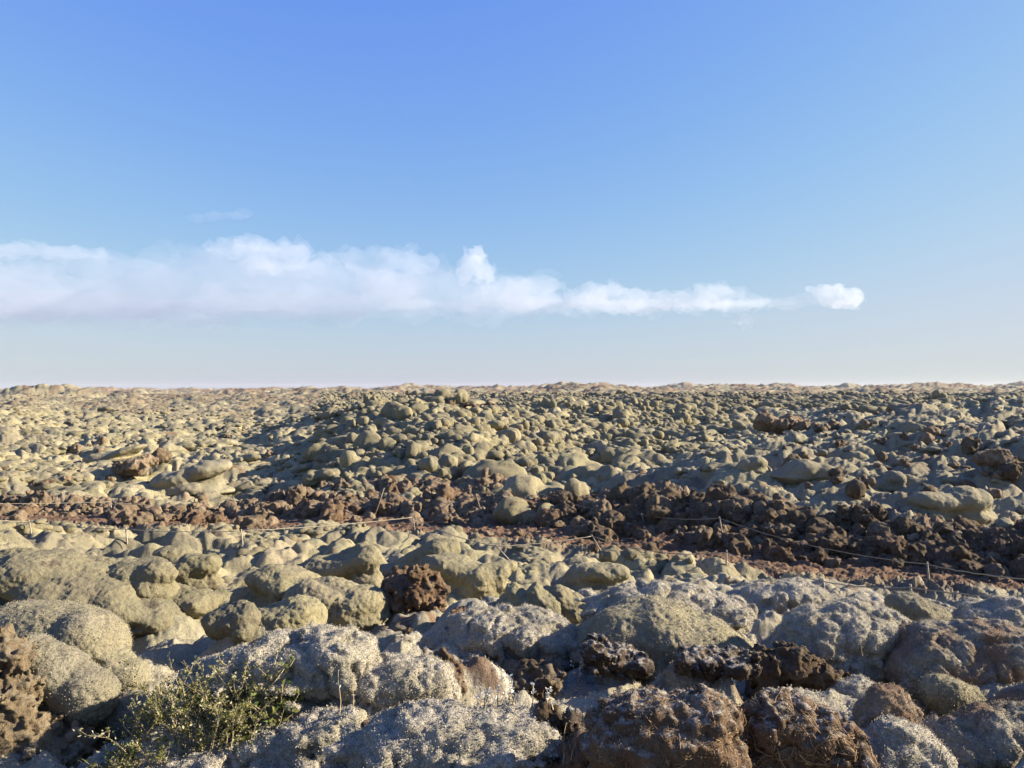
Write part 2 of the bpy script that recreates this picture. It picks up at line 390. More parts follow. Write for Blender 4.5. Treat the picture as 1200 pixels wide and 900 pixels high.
def make_ground_mat():
    m, nt, b = mat_new('moss_and_soil'); n = NB(nt, 'Object')
    c, h = moss_colour(n, n.attr('frost'), n.attr('soil'), n.attr('green'))
    n.L(c, b.inputs['Base Color']); n.L(h, b.inputs['Normal']); return m
def make_moss_mat(name, frost, brown=0.0, dark=0.0, specks=0.3):
    m, nt, b = mat_new(name); n = NB(nt, 'Object'); n.shift()
    c, h = moss_colour(n, frost, None, None, n.rand, specks)
    if brown: c = n.mix(n.ramp(n.noise(3.0, 4), [(0.62 - 0.35 * brown, 0.0), (0.80 - 0.35 * brown, 1.0)]), c, SOIL2)
    if dark: c = n.mix(dark, c, (0.06, 0.05, 0.045))
    n.L(c, b.inputs['Base Color']); n.L(h, b.inputs['Normal']); return m
def make_lava_mat(name, a, b_, lichen, frost=0.0):
    m, nt, b = mat_new(name); n = NB(nt, 'Object'); n.shift()
    c = n.mix(n.ramp(n.noise(4, 5, 0.65), [(0.35, 0.0), (0.65, 1.0)]), a, b_)
    c = n.mix(n.ramp(n.noise(9, 5, 0.7), [(0.5, 0.0), (0.62, lichen)]), c, (0.25, 0.22, 0.16))
    c = n.mix(n.ramp(n.voro(28), [(0.0, 0.7), (0.35, 0.0)]), c, (0.02, 0.016, 0.014))
    if frost:
        g = nt.nodes.new('ShaderNodeNewGeometry'); s = nt.nodes.new('ShaderNodeSeparateXYZ'); n.L(g.outputs['Normal'], s.inputs[0])
        up = n.ramp(s.outputs['Z'], [(0.45, 0.0), (0.9, 1.0)])
        c = n.mix(n.math('MULTIPLY', n.math('MULTIPLY', up, n.ramp(n.noise(40, 4, 0.7), [(0.42, 0.0), (0.6, 1.0)])), frost), c, FROST)
    h = n.bump(n.noise(14, 6, 0.75), 0.05, 0.9); h = n.bump(n.noise(70, 4, 0.75), 0.015, 0.9, h)
    n.L(c, b.inputs['Base Color']); n.L(h, b.inputs['Normal']); return m
def make_plain(name, a, b_, scale=20, rough=0.9, trans=0.0):
    m, nt, b = mat_new(name); n = NB(nt, 'Object')
    n.L(n.mix(n.ramp(n.noise(scale, 2), [(0.35, 0.0), (0.65, 1.0)]), a, b_), b.inputs['Base Color'])
    b.inputs['Roughness'].default_value = rough
    if trans:
        t = nt.nodes.new('ShaderNodeBsdfTranslucent'); t.inputs[0].default_value = (*b_, 1)
        mx = nt.nodes.new('ShaderNodeMixShader'); mx.inputs[0].default_value = trans
        n.L(b.outputs[0], mx.inputs[1]); n.L(t.outputs[0], mx.inputs[2])
        n.L(mx.outputs[0], [x for x in nt.nodes if x.type == 'OUTPUT_MATERIAL'][0].inputs[0])
    return m
M = dict(
    ground=make_ground_mat(),
    moss=make_moss_mat('pale_moss', 0.0),
    moss_grey=make_moss_mat('grey_moss', 0.18),
    moss_far=make_moss_mat('far_moss', 0.1, 0.0, 0.2),
    moss_frost=make_moss_mat('frosted_moss', 0.95, specks=0.5),
    moss_speck=make_moss_mat('speckled_moss', 0.25, specks=0.6),
    moss_brown=make_moss_mat('brownish_moss', 0.6, 0.55, specks=0.8),
    lava=make_lava_mat('brown_lava', (0.12, 0.083, 0.05), (0.25, 0.18, 0.112), 0.6),
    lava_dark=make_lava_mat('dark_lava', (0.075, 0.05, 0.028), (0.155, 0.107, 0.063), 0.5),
    lava_frost=make_lava_mat('frosted_lava', (0.05, 0.04, 0.033), (0.12, 0.08, 0.05), 0.2, 0.8),
    lava_red=make_lava_mat('red_lava', (0.105, 0.064, 0.036), (0.22, 0.142, 0.082), 0.35),
    lava_pale=make_lava_mat('pale_lava', (0.15, 0.11, 0.065), (0.28, 0.215, 0.13), 0.7),
    earth=make_lava_mat('brown_earth', (0.11, 0.065, 0.035), (0.20, 0.13, 0.075), 0.15, 0.7),
    rope=make_plain('rope', (0.22, 0.185, 0.13), (0.33, 0.285, 0.21), 60),
    post=make_plain('weathered_wood', (0.20, 0.17, 0.13), (0.33, 0.28, 0.21), 25),
    stem=make_plain('stem', (0.20, 0.15, 0.09), (0.33, 0.27, 0.17), 30),
    leaf=make_plain('willow_leaf', (0.085, 0.095, 0.02), (0.21, 0.205, 0.065), 22, 0.7, 0.3),
    leaf_pale=make_plain('pale_leaf', (0.30, 0.27, 0.15), (0.42, 0.38, 0.24), 22, 0.8, 0.3),
    leaf_green=make_plain('green_leaf', (0.09, 0.13, 0.03), (0.2, 0.26, 0.07), 22, 0.6, 0.3),
    bud=make_plain('frosted_bud', (0.50, 0.48, 0.42), (0.66, 0.65, 0.6), 40, 0.9, 0.2),
    nap=make_plain('moss_shoots', (0.12, 0.105, 0.065), (0.36, 0.32, 0.23), 30, 0.9, 0.2),
    shoots_brown=make_plain('brown_shoots', (0.085, 0.06, 0.035), (0.30, 0.26, 0.20), 22, 0.9, 0.2),
    root=make_plain('root', (0.16, 0.10, 0.05), (0.30, 0.21, 0.12), 20),
    tuft=make_plain('frost_tips', (0.25, 0.225, 0.17), (0.45, 0.41, 0.34), 25, 0.9, 0.25),
)

gm = mesh_from('ground', np.stack([GX, GY, GZ], -1).reshape(-1, 3), grid_quads(NY, NU), True, {'soil': GSOIL, 'frost': GFROST, 'green': GGRN})
tag(link('ground', gm, M['ground']), kind='structure')

# ------------------------------------------------------------------ closed lumpy bodies: distance fields and surface nets
def surface_nets(F, org, h):
    S = F < 0; n = np.array(F.shape) - 1
    acc = np.zeros((*n, 3), np.float32); cnt = np.zeros(n, np.float32)
    def sl(a, d): return a[d[0]:d[0] + n[0], d[1]:d[1] + n[1], d[2]:d[2] + n[2]]
    corners = [(a, b, c) for a in (0, 1) for b in (0, 1) for c in (0, 1)]
    for c0 in corners:
        for ax in range(3):
            if c0[ax]: continue
            c1 = list(c0); c1[ax] = 1
            f0 = sl(F, c0); f1 = sl(F, c1); m = (f0 < 0) != (f1 < 0)
            t = np.where(m, f0 / np.where(m, f0 - f1, 1), 0)
            for k in range(3): acc[..., k] += np.where(m, c0[k] + (t if k == ax else 0), 0)
            cnt += m
    act = cnt > 0; idx = np.full(n, -1, np.int32); idx[act] = np.arange(act.sum())
    pos = np.argwhere(act) + acc[act] / cnt[act][:, None]
    V = org + pos * h
    quads = []
    for ax in range(3):
        a, b = [(1, 2), (2, 0), (0, 1)][ax]
        s0 = [slice(1, -1)] * 3; s1 = [slice(1, -1)] * 3
        s0[ax] = slice(0, -1); s1[ax] = slice(1, None)
        m = S[tuple(s0)] != S[tuple(s1)]
        p = np.argwhere(m)
        if not len(p): continue
        off = np.ones(3, int); off[ax] = 0; p = p + off
        def at(da, db):
            q = p.copy(); q[:, a] += da; q[:, b] += db; return idx[q[:, 0], q[:, 1], q[:, 2]]
        Q = np.stack([at(-1, -1), at(0, -1), at(0, 0), at(-1, 0)], 1)
        flip = ~S[tuple(s0)][m]
        Q[flip] = Q[flip][:, ::-1]; quads.append(Q)
    return V, np.concatenate(quads)

def rotm(e): return np.array(Euler(e).to_matrix(), np.float32)
def field(P, ells, k):
    d = None
    for e in ells:
        c, r = np.array(e[0], np.float32), np.array(e[1], np.float32)
        q = P - c
        if len(e) > 2 and e[2] is not None: q = q @ rotm(e[2])
        k0 = np.sqrt(((q / r) ** 2).sum(1)); k1 = np.sqrt(((q / (r * r)) ** 2).sum(1)) + 1e-9
        v = np.where(k0 < 1e-4, -r.min(), k0 * (k0 - 1) / k1)
        neg = len(e) > 3 and e[3] == 'cut'
        if d is None: d = v
        elif neg:
            hh = np.clip(0.5 - 0.5 * (d + v) / k, 0, 1); d = d * (1 - hh) - v * hh + k * hh * (1 - hh)
        else:
            hh = np.clip(0.5 + 0.5 * (d - v) / k, 0, 1); d = d * (1 - hh) + v * hh - k * hh * (1 - hh)
    return d

def body(ells, h, k, disp=None, zmin=None, reach=None):
    """Lumpy closed body from ellipsoids: vertices and quads"""
    lo = np.min([np.array(e[0]) - max(e[1]) for e in ells if len(e) < 4], 0); hi = np.max([np.array(e[0]) + max(e[1]) for e in ells if len(e) < 4], 0)
    m = 3 * h + 0.22 * float((hi - lo).max()); lo = lo - m; hi = hi + m
    if zmin is not None: lo[2] = max(lo[2], zmin - 2 * h)
    n = np.ceil((hi - lo) / h).astype(int) + 1
    g = np.stack(np.meshgrid(*[lo[i] + h * np.arange(n[i]) for i in range(3)], indexing='ij'), -1).reshape(-1, 3).astype(np.float32)
    F = np.full(len(g), 9.0, np.float32)
    F[:] = field(g, ells, k)
    band = np.abs(F) < (m * 0.9 if reach is None else min(m * 0.9, reach + 2 * h))
    if disp is not None: F[band] += disp(g[band])
    if zmin is not None: F = np.maximum(F, zmin - g[:, 2])
    F = F.reshape(n); F[[0, -1]] = np.maximum(F[[0, -1]], h); F[:, [0, -1]] = np.maximum(F[:, [0, -1]], h); F[:, :, [0, -1]] = np.maximum(F[:, :, [0, -1]], h)
    return surface_nets(F, lo.astype(np.float32), h)

def moss_disp(a, w, seed):
    off = seed * 3.7
    return lambda p: a * (0.7 * fbm3(p / w + off, 2, seed) + 0.4 * np.maximum(0, 1 - 5 * np.abs(perlin3(p / (w * 1.5) + off, seed + 8))) + 0.16 * fbm3(p / (w * 0.16) + off, 2, seed + 5))
def mat_disp(a, w, seed):
    # irregular moss mats: lumps down to a few centimetres, torn creases
    off = seed * 3.7
    return lambda p: a * (0.8 * fbm3(p / w + off, 4, seed, 0.6) + 0.5 * np.maximum(0, 1 - 4.5 * np.abs(perlin3(p / (w * 0.8) + off, seed + 8))) - 0.15)
def lava_disp(a, w, seed, fine=True):
    # clinker: sharp crests between scooped cavities
    off = seed * 5.1
    return lambda p: -a * (0.75 * fbm3(p / w + off, 3, seed, 0.6, True) - 0.8) + 0.9 * a * fbm3(p / (w * 1.7) + off, 2, seed + 9)

# unit bodies that the many copies use
def unit_moss(seed, h=0.075):
    r = np.random.default_rng(seed)
    ells = [((0, 0, 0.0), (0.72, 0.62, 0.5))]
    for k in range(r.integers(2, 6)):
        a = r.uniform(0, 6.28); s = r.uniform(0.22, 0.55); q = r.uniform(0.45, 0.85)
        ells.append(((q * math.cos(a), q * math.sin(a), r.uniform(-0.15, 0.32)), (s * r.uniform(0.9, 1.5), s, s * r.uniform(0.75, 1.1)), (0, 0, a)))
    return mesh_from('moss_mound', *body(ells, h, 0.09, moss_disp(0.16, 0.5, seed), -0.45, 0.26))
def unit_lava(seed, h=0.09):
    r = np.random.default_rng(100 + seed)
    ells = [((0, 0, 0), (0.75 * r.uniform(0.8, 1.2), 0.65, 0.6 * r.uniform(0.8, 1.35)))]
    for k in range(r.integers(2, 5)):
        a = r.uniform(0, 6.28); s = r.uniform(0.25, 0.5)
        ells.append(((0.55 * math.cos(a), 0.5 * math.sin(a), r.uniform(-0.2, 0.55)), (s, s * 0.8, s * 1.1), tuple(r.uniform(0, 3, 3))))
    return mesh_from('lava_rock', *body(ells, h, 0.06, lava_disp(0.28, 0.55, seed), -0.7, 0.5))
U_MOSS = [unit_moss(s) for s in range(14)]
U_LAVA = [unit_lava(s) for s in range(16)]
def mesh_arrays(me):
    V = np.empty(len(me.vertices) * 3, np.float32); me.vertices.foreach_get('co', V)
    Q = np.empty(len(me.loops), np.int32); me.loops.foreach_get('vertex_index', Q)
    return V.reshape(-1, 3), Q.reshape(-1, 4)
def low(me_fn, seed, h): 
    me = me_fn(seed, h); a = mesh_arrays(me); bpy.data.meshes.remove(me); return a
L_MOSS = [low(unit_moss, s, 0.2) for s in range(8)]
L_LAVA = [low(unit_lava, s, 0.17) for s in range(12)]

def with_mat(me, mat):
    m = me.copy(); m.materials.clear(); m.materials.append(mat); return m
VAR = {k: [with_mat(m, M[k]) for m in (U_MOSS if k.startswith('moss') else U_LAVA)] for k in ('moss', 'moss_grey', 'moss_frost', 'moss_brown', 'lava', 'lava_dark', 'lava_red', 'lava_frost')}

def joined(name, protos, T):
    """T: list of (proto index, x, y, z, s, sx, sz, rot)"""
    Vs = []; Qs = []; n = 0
    for (i, x, y, z, s, sx, sz, a) in T:
        V, Q = protos[i]; c, q = math.cos(a), math.sin(a)
        W = V * np.array([s * sx, s, s * sz], np.float32)
        W = np.stack([W[:, 0] * c - W[:, 1] * q + x, W[:, 0] * q + W[:, 1] * c + y, W[:, 2] + z], 1)
        Vs.append(W); Qs.append(Q + n); n += len(V)
    return mesh_from(name, np.concatenate(Vs), np.concatenate(Qs))

# ------------------------------------------------------------------ the bodies of the near ground, each modelled on its own
def hero(name, label, base, blobs, mat, seed, kind='moss', Y=None, h=0.011, k=0.06, a=None, w=None, cat=None, group=None, push=0.55, footing=None):
    if footing is None: footing = kind == 'moss'
    # base: photo point where it meets the ground; blobs: centre and radii, depth behind the front, depth radius, tilt
    x0, y0, z0 = spot(*base)
    if Y is not None: y0 = Y
    s = y0 / FPX
    x0 = (base[0] - 600) * s; zb = EYE - (base[1] - HZ) * s
    ells = []
    for b in blobs:
        px, py, rx, ry = b[:4]
        if kind == 'lava': rx, ry = 0.8 * rx, 0.8 * ry
        elif mat in ('moss_frost', 'moss'): ry = 0.86 * ry
        dy = b[4] if len(b) > 4 else 0; ry2 = b[5] if len(b) > 5 and b[5] else 0.5 * (rx + ry) * 0.95
        rot = R(b[6]) if len(b) > 6 else 0
        e = (((px - base[0]) * s, (dy + push * ry2) * s, -(py - base[1]) * s), (rx * s, ry2 * s, ry * s), (0, rot, 0))
        if len(b) > 7: e = (*e, 'cut')
        ells.append(e)
        if footing and len(e) < 4:
            (ex, ey, midz), (wide, deep, tall), tilt = e
            ells.append(((ex - 0.28 * wide, ey + 0.25 * deep, min(midz - 0.5 * tall, 0.35 * tall)), (wide * 0.95, deep * 0.95, tall * 0.95), tilt))
            if mat in ('moss', 'moss_frost', 'moss_grey', 'moss_brown'): ells.append(((ex - 0.15 * wide, ey + 0.3 * deep, 0.0), (wide * (1.25 if mat == 'moss' else 1.4), deep * 1.3, tall * (0.7 if mat == 'moss' else 0.6)), (0, 0, 0)))
    h = max(h, 0.0019 * y0)
    if mat == 'moss': k = 0.11
    elif mat == 'moss_frost' and footing: k = 0.10
    if kind == 'mat' or mat in ('moss_frost', 'moss_brown'): d = mat_disp(a or 0.011 * y0, w or 0.05 * y0, seed)
    elif kind == 'moss': d = moss_disp(a or 0.0105 * y0, w or 0.055 * y0, seed)
    else: d = lava_disp(a or 0.085, w or 0.17, seed)
    V, Q = body(ells, h, k, d, None, 1.9 * (a or 0.0105 * y0) if kind == 'moss' else 2.2 * (a or 0.085))
    me = mesh_from(name, V, Q)
    # fine nap of the surface
    N = np.empty(len(V) * 3, np.float32); me.vertices.foreach_get('normal', N); N = N.reshape(-1, 3)
    f = (0.009 if kind == 'moss' else 0.024) * fbm3(V / (0.030 if kind == 'moss' else 0.05) + seed, 2, seed + 3, 0.7)
    me.vertices.foreach_set('co', (V + N * f[:, None]).astype(np.float32).ravel()); me.update()
    o = link(name, me, M[mat], None, (x0, y0, zb))
    tag(o, label, cat or ('moss boulder' if kind == 'moss' else 'lava rock'), group)
    HERO.append(o); return o
HERO = []
B = 'moss_boulder'; L = 'lava_rock'
hero(B, 'big speckled beige moss boulder with a rounded nose at the left edge', (95, 808),
     [(45, 768, 78, 48, 12, 60, 6), (0, 765, 70, 44, 20, 60, 0), (90, 764, 46, 38, 2, 46, 30), (128, 782, 24, 18, -2, 26, 30), (148, 793, 24, 19, -8, 26, 6), (75, 800, 60, 22, 5, 36, 4), (108, 782, 24, 11, -34, 22, -25, 'cut')], 'moss_speck', 1, k=0.035, Y=4.6, footing=False, a=0.022)
hero(B, 'long speckled moss boulder sloping down to the right in front of the big rounded one', (95, 852),
     [(30, 772, 24, 18, 4, 30, 40), (60, 800, 46, 33, 0, 36, 38), (95, 820, 36, 32, -2, 34, 30), (75, 838, 34, 22, 4, 30, 20)], 'moss_speck', 2, k=0.04, Y=3.95, footing=False, a=0.018)
hero(B, 'small speckled moss lump, its lower half in shadow, left of the willow bush', (145, 888),
     [(143, 842, 31, 26, 0, 28), (160, 858, 22, 24, 2, 24), (128, 862, 26, 26, 3, 24)], 'moss_speck', 3, Y=4.1, footing=False, a=0.018)
hero(L, 'pale crumbling lava rock face in the bottom left corner', (25, 905),
     [(-15, 845, 44, 64, 4, 44), (15, 880, 58, 42, 0, 46, 15), (-8, 782, 22, 30, 4, 30), (55, 898, 34, 26, 2, 36), (-50, 860, 60, 80, 10, 50)], 'lava_pale', 4, 'lava', Y=3.7, a=0.11, w=0.16)
hero(L, 'reddish brown lava rock, black on its left side, in front of the moss pillows', (478, 716),
     [(470, 694, 30, 25, 4, 26), (497, 694, 22, 23, 0, 24, 15), (510, 704, 14, 16, 0, 18), (487, 678, 22, 10, 4, 20)], 'lava_red', 5, 'lava', a=0.09, w=0.2)
hero(L, 'small brown lava knob in pale moss right of the reddish rock', (543, 730), [(541, 720, 13, 10, 0, 12), (550, 724, 11, 8, 2, 12)], 'lava_red', 6, 'lava', a=0.05, w=0.12)
hero(B, 'pale yellow moss pillow hanging over a dark gap below the trampled lava', (560, 697),
     [(535, 672, 36, 20, 4, 34, 12), (563, 682, 21, 24, -4, 22), (588, 668, 18, 13, 8, 20), (515, 668, 26, 16, 6, 26)], 'moss', 7)
hero(B, 'long pale moss pillow with a thumb-like end above the reddish rock', (500, 690),
     [(480, 668, 40, 19, 4, 34, -22), (512, 652, 28, 20, 0, 26, -8), (455, 682, 30, 18, 6, 30)], 'moss', 8)
hero(B, 'grey-topped moss pillow with a blunt bright right end', (410, 694),
     [(395, 668, 40, 21, 4, 36, -14), (425, 658, 20, 16, 0, 20), (428, 680, 18, 10, -6, 16), (370, 675, 34, 18, 8, 30)], 'moss', 9)
hero(B, 'broad low yellow moss pillow left of the reddish rock', (395, 728), [(375, 705, 46, 22, 4, 40, 6), (420, 708, 34, 22, 0, 32, 0)], 'moss', 10)
hero(B, 'wrinkled moss pillow shaped like a sleeping animal in the row of pillows', (345, 715), [(335, 690, 42, 22, 0, 38, 8), (305, 683, 30, 18, 6, 30), (365, 700, 26, 17, -2, 26)], 'moss', 11)
hero(B, 'rounded moss pillow at the front left of the pillow row beside the frosty slope', (335, 733), [(340, 722, 32, 17, 0, 30, -8), (318, 726, 20, 14, -2, 20)], 'moss', 12)
hero(B, 'short moss stub with a hollow end at the front of the pillow row', (280, 738), [(276, 722, 16, 14, 0, 18), (288, 727, 9, 12, -8, 12), (262, 728, 16, 12, 4, 16)], 'moss', 13)
hero(B, 'arched moss pillow reaching right over a black gap', (175, 700),
     [(150, 676, 34, 17, 4, 30, -10), (182, 672, 18, 14, -2, 18, 20), (158, 690, 24, 13, -6, 22), (128, 682, 26, 14, 8, 26)], 'moss', 14)
hero(B, 'two-humped moss boulder right of the arched pillow', (215, 688), [(210, 672, 24, 16, 0, 24), (232, 664, 20, 14, 4, 20), (188, 652, 26, 12, 14, 26)], 'moss', 15)
hero(B, 'flat moss pillow below the two-humped boulder', (205, 712), [(195, 700, 32, 15, 0, 30, 8), (220, 708, 26, 12, 0, 26, 12)], 'moss', 16)
hero(B, 'pale rounded moss hump below the rope line at the left edge', (20, 668), [(12, 658, 22, 13, 0, 24), (35, 664, 20, 10, 0, 20)], 'moss', 17)
hero(B, 'small two-part moss boulder like a head on shoulders', (622, 716), [(626, 692, 12, 13, 0, 13), (618, 706, 26, 15, 0, 24), (605, 698, 12, 12, 4, 14), (640, 708, 17, 12, 0, 18)], 'moss', 18)
hero(B, 'half-round moss boulder with a pointed top and yellow right side', (660, 726), [(655, 710, 24, 17, 2, 24), (668, 713, 18, 16, 0, 18), (653, 696, 10, 10, 4, 12)], 'moss', 19)
hero(B, 'dark grey-green moss boulder in shade at the edge of the brown path', (700, 692), [(700, 674, 31, 15, 0, 26), (720, 672, 20, 12, 2, 18), (680, 682, 16, 11, 4, 18)], 'moss_grey', 20)
hero(B, 'low frosty moss boulder with a dark cleft below the shaded one', (700, 722), [(692, 708, 20, 12, 4, 20), (722, 708, 22, 12, 0, 20), (708, 706, 10, 10, -10, 12, 0, 'cut')], 'moss_frost', 21)
hero(B, 'sunlit pale yellow moss dome, dark on its left end', (775, 782), [(790, 758, 86, 38, 10, 70, 8), (725, 756, 34, 31, 4, 40), (840, 768, 52, 24, 10, 44, 14)], 'moss_grey', 22)
hero(B, 'frosted dome with a bare brown patch, left of the long beige boulder', (1010, 786), [(1010, 748, 62, 36, 8, 52), (965, 755, 34, 38, 4, 40), (1065, 756, 44, 24, 12, 40, 16)], 'moss_frost', 23)
hero(B, 'long beige moss boulder with a raised left end by the lower rope', (1095, 752), [(1075, 722, 30, 20, 0, 26, 35), (1105, 732, 34, 18, 0, 28, 18), (1056, 712, 14, 14, 4, 18), (1130, 742, 18, 9, 4, 18)], 'moss_grey', 24)
hero(B, 'frosted moss mound with a green tuft at the right edge', (1190, 756), [(1190, 738, 42, 24, 4, 40), (1220, 735, 40, 26, 4, 40)], 'moss_frost', 25)
hero(B, 'large dark frosted boulder at the right edge with a black hollow below', (1150, 872),
     [(1140, 800, 76, 50, 20, 66, 4), (1195, 800, 66, 58, 14, 60), (1095, 800, 34, 34, 14, 40, -30), (1185, 850, 46, 40, 10, 40)], 'moss_brown', 26, Y=4.2)
hero(B, 'ball of dark moss in the hollow under the large right boulder', (1112, 842), [(1111, 818, 27, 24, 0, 24), (1140, 832, 26, 24, 6, 24)], 'moss_grey', 27, Y=4.0, footing=False)
hero(B, 'round frost-white moss ball between dark rocks', (1008, 846), [(1007, 820, 25, 25, 0, 24), (1018, 828, 18, 18, 0, 18)], 'moss_frost', 28, Y=4.05, footing=False)
hero(B, 'small brown moss knob right of the frost-white ball', (1046, 856), [(1044, 832, 22, 22, 0, 22), (1060, 838, 12, 18, 2, 14)], 'moss_brown', 29)
hero(L, 'black-brown lava mass with a deep dark hollow, left of the frost-white ball', (930, 836),
     [(905, 796, 28, 28, 6, 26), (940, 790, 44, 22, 6, 30), (970, 802, 26, 22, 4, 26), (930, 828, 52, 14, 10, 26), (940, 812, 26, 12, -24, 18, 0, 'cut')], 'lava_dark', 30, 'lava', Y=4.2, a=0.07, w=0.14)
hero(L, 'front brown rock overgrown with dry roots, frosted along its crest', (965, 925),
     [(946, 872, 62, 38, 4, 46, 16), (902, 862, 24, 34, 4, 36), (1000, 895, 46, 30, 0, 40, 35), (940, 902, 66, 36, 6, 40)], 'earth', 31, 'mat', a=0.05, w=0.17, cat='lava rock')
hero(B, 'narrow frosted moss knob in the bottom right between two rocks', (1060, 905), [(1060, 868, 24, 24, 0, 22), (1072, 892, 30, 24, 0, 24), (1045, 890, 20, 20, 2, 20)], 'moss_frost', 32)
hero(B, 'frosted slope of moss filling the bottom right corner', (1170, 915), [(1180, 878, 66, 30, 6, 50, -18), (1130, 890, 36, 22, 2, 40, -14)], 'moss_brown', 33)
hero(B, 'big brown dead-moss mound with a frosted crest at the bottom', (785, 915),
     [(780, 868, 80, 38, 6, 56, 3), (832, 866, 46, 38, 8, 44), (730, 880, 44, 32, 4, 44, -12), (790, 902, 96, 32, 4, 50)], 'earth', 34, 'mat', a=0.035, w=0.2, cat='moss mound')
hero(L, 'brown lava slab over a black gap in front of the sunlit dome', (840, 806), [(845, 780, 38, 15, 4, 28, 6), (868, 784, 20, 15, 0, 20), (812, 778, 26, 12, 6, 24)], 'lava_frost', 35, 'lava', a=0.05, w=0.14)
hero(B, 'low brown moss mat in front of the brown lava slab', (815, 812), [(812, 798, 30, 13, 0, 26), (835, 804, 22, 9, 0, 22)], 'moss_brown', 36)
hero(L, 'frosted dark rock behind the dry white sprigs', (720, 800), [(722, 776, 34, 18, 4, 28), (700, 768, 20, 13, 4, 22), (745, 782, 18, 16, 2, 20)], 'lava_frost', 37, 'lava', a=0.05, w=0.14)
hero(L, 'dark lava rock half sunk in frost left of the sprigs', (635, 818), [(635, 800, 30, 15, 0, 26, -10), (615, 806, 18, 12, 0, 20)], 'lava_dark', 38, 'lava', a=0.05, w=0.13)
hero(L, 'brown rough rock on the right of a black hollow in the frosty mound', (520, 825), [(522, 802, 18, 26, 2, 24), (508, 790, 22, 16, 8, 24), (530, 815, 12, 14, 0, 16)], 'lava_red', 39, 'lava', a=0.07, w=0.1)
hero(L, 'black lava shadowed lump left of the brown rough rock', (490, 826), [(488, 812, 20, 15, 2, 22), (470, 818, 16, 10, 4, 18)], 'lava_dark', 40, 'lava', a=0.05, w=0.1)
hero(L, 'upright splinter of dark lava standing in the frost', (637, 862), [(638, 838, 8, 20, 0, 10, -8), (649, 846, 9, 14, 2, 10, 12), (640, 854, 13, 10, 2, 14)], 'lava_dark', 41, 'lava', a=0.03, w=0.08)
hero(L, 'frost-capped lava lump right of the upright splinter', (668, 880), [(663, 852, 18, 18, 0, 18), (680, 862, 14, 16, 2, 16), (655, 870, 18, 12, 2, 18)], 'lava_frost', 42, 'lava', a=0.05, w=0.1)
hero(L, 'small yellowish rock below the upright splinter', (622, 885), [(618, 872, 11, 14, 0, 12, -25), (628, 880, 10, 9, 0, 12)], 'lava_pale', 43, 'lava', a=0.03, w=0.08)
hero(L, 'black lava lump at the bottom edge below the frosty hump', (595, 905), [(590, 880, 26, 18, 4, 24), (620, 894, 28, 16, 0, 24)], 'lava_dark', 44, 'lava', a=0.05, w=0.1)
hero(L, 'rough brown rock at the bottom edge left of the brown mound', (690, 915), [(680, 890, 30, 20, 2, 26), (712, 900, 24, 18, 0, 24)], 'lava_red', 45, 'lava', a=0.06, w=0.1)
hero(L, 'flat brown rock in frosty moss at the bottom left of centre', (470, 885), [(465, 868, 34, 11, 2, 28), (440, 862, 20, 10, 4, 22)], 'lava_red', 46, 'lava', a=0.03, w=0.12)
hero(L, 'dark stone under moss behind the frosty mound', (735, 745), [(738, 738, 18, 14, 4, 20), (715, 744, 22, 12, 6, 22)], 'moss_brown', 47, 'moss', cat='lava rock')
hero(L, 'jagged brown rock jutting from the pale slope above the left rope', (160, 562), [(158, 546, 22, 13, 0, 22, -15), (145, 552, 16, 10, 2, 18)], 'lava', 48, 'lava', a=0.25, w=0.5)
hero(L, 'dark square lava block on the pale slope', (183, 545), [(186, 536, 10, 9, 0, 12)], 'lava_dark', 49, 'lava', a=0.2, w=0.5)
hero(B, 'long moss-covered hump above the jagged rock on the pale slope', (150, 540), [(138, 532, 30, 9, 2, 22, -22), (120, 540, 22, 8, 2, 18)], 'moss', 50)
hero(B, 'grey shaded moss hump above the left end of the rope', (205, 578), [(200, 564, 34, 14, 4, 28, -14), (235, 552, 26, 11, 8, 24, -10), (215, 575, 40, 10, 0, 24)], 'moss_grey', 51)
hero(L, 'row of dark lava lumps on the hill crest left of centre', (535, 478), [(530, 474, 4, 4), (548, 474, 9, 3), (572, 474, 11, 3), (560, 476, 8, 2)], 'lava_dark', 52, 'lava', a=0.2, w=0.8)
hero(L, 'large dark knobbly lava outcrop on the crest of the right hill', (905, 508), [(898, 494, 10, 10, 0, 10), (912, 498, 14, 8, 0, 12), (930, 496, 14, 8, 4, 12), (945, 502, 12, 6, 0, 10)], 'lava', 53, 'lava', a=0.25, w=0.6)
hero(B, 'wide rounded moss boulder hollowed beneath on the right hill', (965, 560), [(945, 552, 26, 13, 2, 20, -12), (968, 553, 14, 14, 0, 14), (985, 552, 12, 10, 4, 12), (963, 566, 10, 7, -12, 10, 0, 'cut')], 'moss_grey', 54)
hero(B, 'egg-shaped moss boulder on the right hill', (893, 553), [(891, 542, 13, 10, 0, 12), (880, 546, 10, 8, 0, 10)], 'moss_grey', 55)
hero(B, 'double moss boulder with a yellowish right end on the right hill', (1050, 573), [(1050, 562, 13, 8, 0, 12), (1030, 568, 16, 7, 2, 14)], 'moss_grey', 56)
hero(L, 'dark lava outcrop under moss near the right edge of the hill', (1175, 550), [(1172, 538, 20, 11, 0, 16), (1195, 545, 14, 8, 0, 14), (1155, 540, 12, 8, 2, 12)], 'lava', 57, 'lava', a=0.2, w=0.6)
hero(B, 'dark smooth moss boulder at the right edge above the brown bank', (1184, 625), [(1182, 615, 15, 9, 0, 14), (1168, 612, 8, 6, 0, 9)], 'moss_grey', 58)
hero(B, 'broad grey moss mound above the white specks at the right', (1130, 608), [(1115, 592, 26, 13, 2, 22), (1145, 588, 28, 14, 4, 24), (1095, 588, 22, 10, 6, 20)], 'moss_grey', 59)

